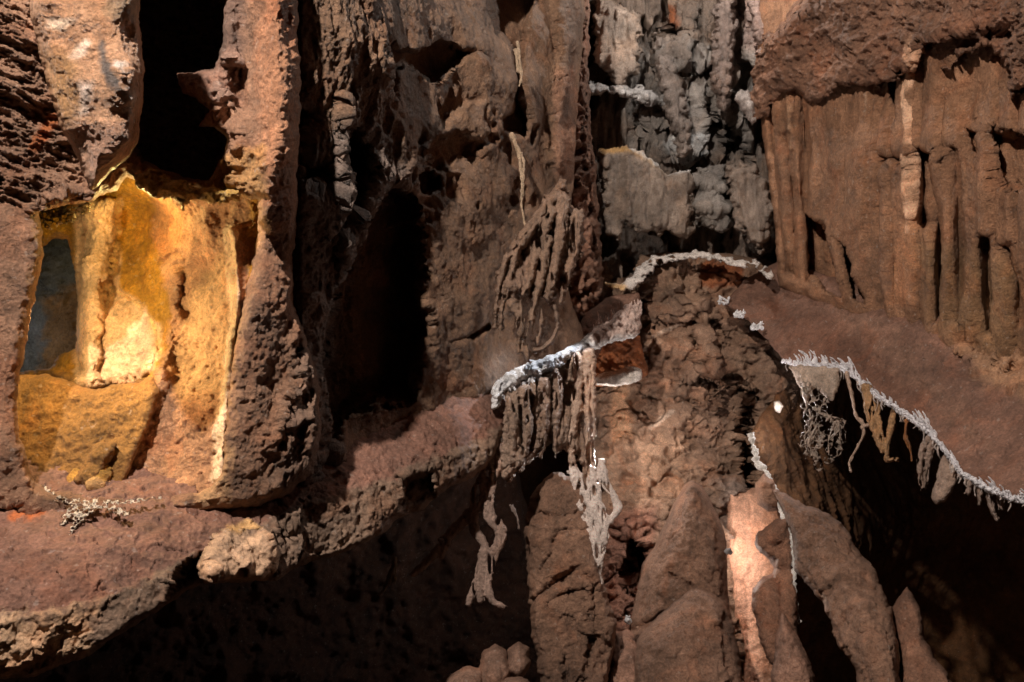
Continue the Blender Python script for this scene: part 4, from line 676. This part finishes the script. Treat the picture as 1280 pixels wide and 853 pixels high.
# niche lip right of the curtain
r = rock('niche_lip', [(738, 476), (752, 466), (772, 462), (790, 458), (802, 462), (804, 474), (790, 480), (768, 484), (745, 482)], [(738, 476, 6.2), (804, 470, 6.4), (770, 484, 6.2)], CRYST, noise=[dict(a=.02, f=6), dict(t='ridge', a=.02, f=14, o=3), dict(a=.008, f=40)],
    paints=[('poly', [(738, 470), (775, 455), (790, 464), (760, 474)], (.5, .25, .14), 6., 4.)], tint=(.8, .72, .66), round_=(.08, 8.), back='mirror', thick=2., rag=(2, 10), seed=2, step=1.2)
tag(r, 'small white edged lip of the orange niche beside the curtain', 'calcite lip')
r = rock('niche_wall', [(734, 430), (800, 418), (812, 470), (734, 486)], [(734, 430, 6.6), (805, 430, 6.8), (770, 480, 6.6)], ROCK, RUG, tint=(.36, .14, .05), round_=(.05, 8.), thick=.3, rag=(3, 12), seed=3)
tag(r, 'orange rock inside the small niche beside the curtain', 'niche wall')
# crystals on the lip of the right ledge, parts of that ledge
lp = np.array(lip, float); seg = np.r_[0, np.cumsum(np.hypot(*np.diff(lp, axis=0).T))]
def lip_at(s):
    return np.interp(s, seg, lp[:, 0]), np.interp(s, seg, lp[:, 1])
def lip_d(x): return float(np.interp(x, [915, 978, 1054, 1134, 1187, 1280, 1370], [6.62, 6.0, 5.5, 4.75, 4.2, 3.62, 3.2]))
s0, s1 = seg[3], seg[-2]
for b in range(12):
    sp = []; den = .35 + .65 * abs(math.sin(b * 2.3 + 1))
    for i in range(40):
        s = s0 + (s1 - s0) * (b + R.random()) / 12; x, y = lip_at(s); d = lip_d(x); clump = max(0., math.sin(s / 9.) * .6 + math.sin(s / 23. + 1) * .6); big = R.random() < .2 + .5 * clump; h = (R.uniform(7, 26) if big else R.uniform(2, 6)) * (.5 + .6 * clump)
        if b < 3: h *= 1.1 if big else .6
        h *= .85
        a = R.uniform(-.55, .35); sp.append(([(x, y + 3, d), (x - h * math.sin(a) * .5, y - h * .5, d - .02), (x - h * (math.sin(a) + .35), y - h * math.cos(a), d - .03)], .010 * d / 5, .003, (.95, .93, .98)))
    for i in range(8):
        s = s0 + (s1 - s0) * (b + i / 8.) / 12; x, y = lip_at(s); x2, y2 = lip_at(s + (s1 - s0) / 80); sp.append(([(x, y + R.uniform(-3, 3), lip_d(x) - .02), (x2, y2 + R.uniform(-3, 3), lip_d(x2) - .02)], .010, .008, (.95, .93, .98)))
    for i in range(6):
        s = s0 + (s1 - s0) * (b + R.random()) / 12; x, y = lip_at(s); h = R.uniform(5, 20); sp.append(([(x, y + 2, lip_d(x) - .02), (x + R.uniform(-3, 3), y + h * .6, lip_d(x) - .02), (x + R.uniform(-4, 4), y + h, lip_d(x) - .02)], .006, .002, (.6, .5, .45)))
    tubes('crystal_fringe', sp, CRYST, ledge_right, 5, (.62, .6, .66), .4, b)
def cluster(cx, cy, d, n, w, label):
    sp = [([(cx + R.uniform(-w, w), cy + R.uniform(-w, w) * .4, d), (cx + R.uniform(-w, w), cy + R.uniform(-w, w) * .7 - 3, d - .04)], .014, .005) for _ in range(n)]
    tag(tubes('crystal_cluster', sp, CRYST, None, 5, (.85, .84, .86), .5, n), label, 'crystal cluster', 'crystal clusters at the back of the right ledge')
cluster(923, 394, 6.5, 16, 6, 'small white crystal cluster highest on the tip of the right ledge')
cluster(947, 410, 6.3, 16, 8, 'white crystal cluster on the ledge tip just below the highest one')
cluster(905, 378, 6.8, 8, 7, 'faint bluish crystal cluster on the back wall beside the ledge tip')
cluster(784, 776, 5.2, 12, 4, 'tiny white crystal cluster in the gap between the boulders')
cluster(911, 690, 5.5, 6, 2.5, 'tiny pale crystal cluster where the pointed boulder meets the slit')
boulder('stone_lump', 'small bright stone lump at the top of the slit under the ledge', 'stone lump', [(966, 502), (974, 500), (980, 508), (976, 518), (968, 514)], [(966, 502, 6.2), (980, 505, 6.2), (972, 516, 6.2)], (.8, .7, .62), (.06, 8.), seed=3, mat=WHITE)
# hanging nets under the right ledge
NETT = (.62, .5, .42)
curtain('bright pale stone curtain hanging first under the right ledge', [(984, 456), (1000, 457), (1048, 460), (1052, 474), (1046, 492), (1040, 502), (1030, 496), (1022, 484), (1012, 492), (1008, 520), (1004, 500), (998, 480)],
        [(990, 458, 5.85), (1050, 462, 5.45), (1010, 520, 5.7)], (.68, .54, .44), seed=5, mat=WHITE, a=.03, rnd=(.05, 9.), rag=(3., 9.), name='stone_curtain', cat='stone curtain', group='stone nets under the right ledge')
net('stone_net', 'lacy pale stone net of loops below the bright curtain', 'stone net', [[(1006, 480, 5.6), (1008, 510, 5.55), (1012, 530, 5.55), (1004, 550, 5.55), (1010, 570, 5.55)], [(1020, 490, 5.55), (1016, 520, 5.55), (1026, 545, 5.55), (1020, 566, 5.55), (1024, 584, 5.55)], [(1030, 500, 5.5), (1020, 530, 5.5), (1014, 556, 5.5), (1018, 570, 5.5)],
     [(1048, 528, 5.45), (1052, 545, 5.45), (1046, 566, 5.45), (1034, 576, 5.45)], [(1044, 534, 5.45), (1036, 552, 5.45), (1040, 570, 5.45)], [(1026, 518, 5.5), (1040, 524, 5.5), (1054, 530, 5.5)]], mat=WHITE, tint=NETT, r=(7, 5), seed=12, lace=(.12, 8., 1.6, 0., 2.4), group='stone nets under the right ledge')
net('stone_net', 'thin wandering stone thread forking beside the lacy net', 'stone net', [[(1058, 466, 5.4), (1066, 500, 5.35), (1070, 520, 5.35), (1080, 536, 5.3), (1074, 556, 5.3), (1062, 576, 5.3), (1064, 590, 5.3)], [(1078, 534, 5.3), (1090, 530, 5.3), (1098, 524, 5.25)]],
    tint=NETT, r=(3, 1.2), seed=14, lace=None, rag=(1.5, 9.), group='stone nets under the right ledge')
net('stone_net', 'orange and pale stone net shaped like a V under the ledge', 'stone net', [[(1084, 486, 5.2), (1086, 510, 5.18), (1090, 530, 5.15), (1100, 556, 5.12), (1108, 572, 5.1)], [(1118, 516, 5.0), (1112, 540, 5.05), (1108, 572, 5.1), (1120, 574, 5.1)], [(1094, 494, 5.15), (1098, 530, 5.13), (1106, 560, 5.1)], [(1083, 490, 5.2), (1086, 520, 5.2)]],
    tint=(.55, .36, .2), r=(6, 3), seed=15, group='stone nets under the right ledge')
net('stone_net', 'single rusty stone thread hanging midway under the ledge', 'stone net', [[(1134, 524, 4.75), (1132, 545, 4.75), (1138, 562, 4.75), (1140, 576, 4.75)]], tint=(.4, .18, .07), r=(2, 1.2), seed=16, lace=None, rag=(1.2, 9.), group='stone nets under the right ledge')
curtain('greyish leaf shaped stone curtain hanging under the right part of the ledge', [(1180, 568), (1194, 584), (1198, 600), (1190, 616), (1180, 628), (1168, 632), (1164, 620), (1170, 600), (1174, 580)],
        [(1180, 568, 4.3), (1198, 600, 4.2), (1166, 630, 4.3)], (.45, .36, .31), seed=6, mat=PALE, a=.04, rnd=(.05, 9.), rag=(2., 8.), name='stone_curtain', cat='stone curtain', group='stone nets under the right ledge')
net('stone_net', 'narrow grey stone loop left of the leaf shaped curtain', 'stone net', [[(1162, 548, 4.45), (1152, 565, 4.45), (1150, 590, 4.45), (1154, 612, 4.45)], [(1164, 552, 4.45), (1160, 580, 4.45), (1156, 608, 4.45)]], tint=(.42, .34, .3), r=(5, 3), seed=17, group='stone nets under the right ledge')
net('stone_net', 'ragged grey stone tassels under the far right of the ledge', 'stone net', [[(1226, 608, 4.0), (1224, 630, 4.0)], [(1236, 612, 3.95), (1240, 635, 3.95), (1246, 650, 3.95)], [(1250, 616, 3.9), (1252, 636, 3.9)], [(1212, 602, 4.05), (1210, 618, 4.05)]], tint=(.4, .33, .3), r=(6, 2), seed=18, group='stone nets under the right ledge')
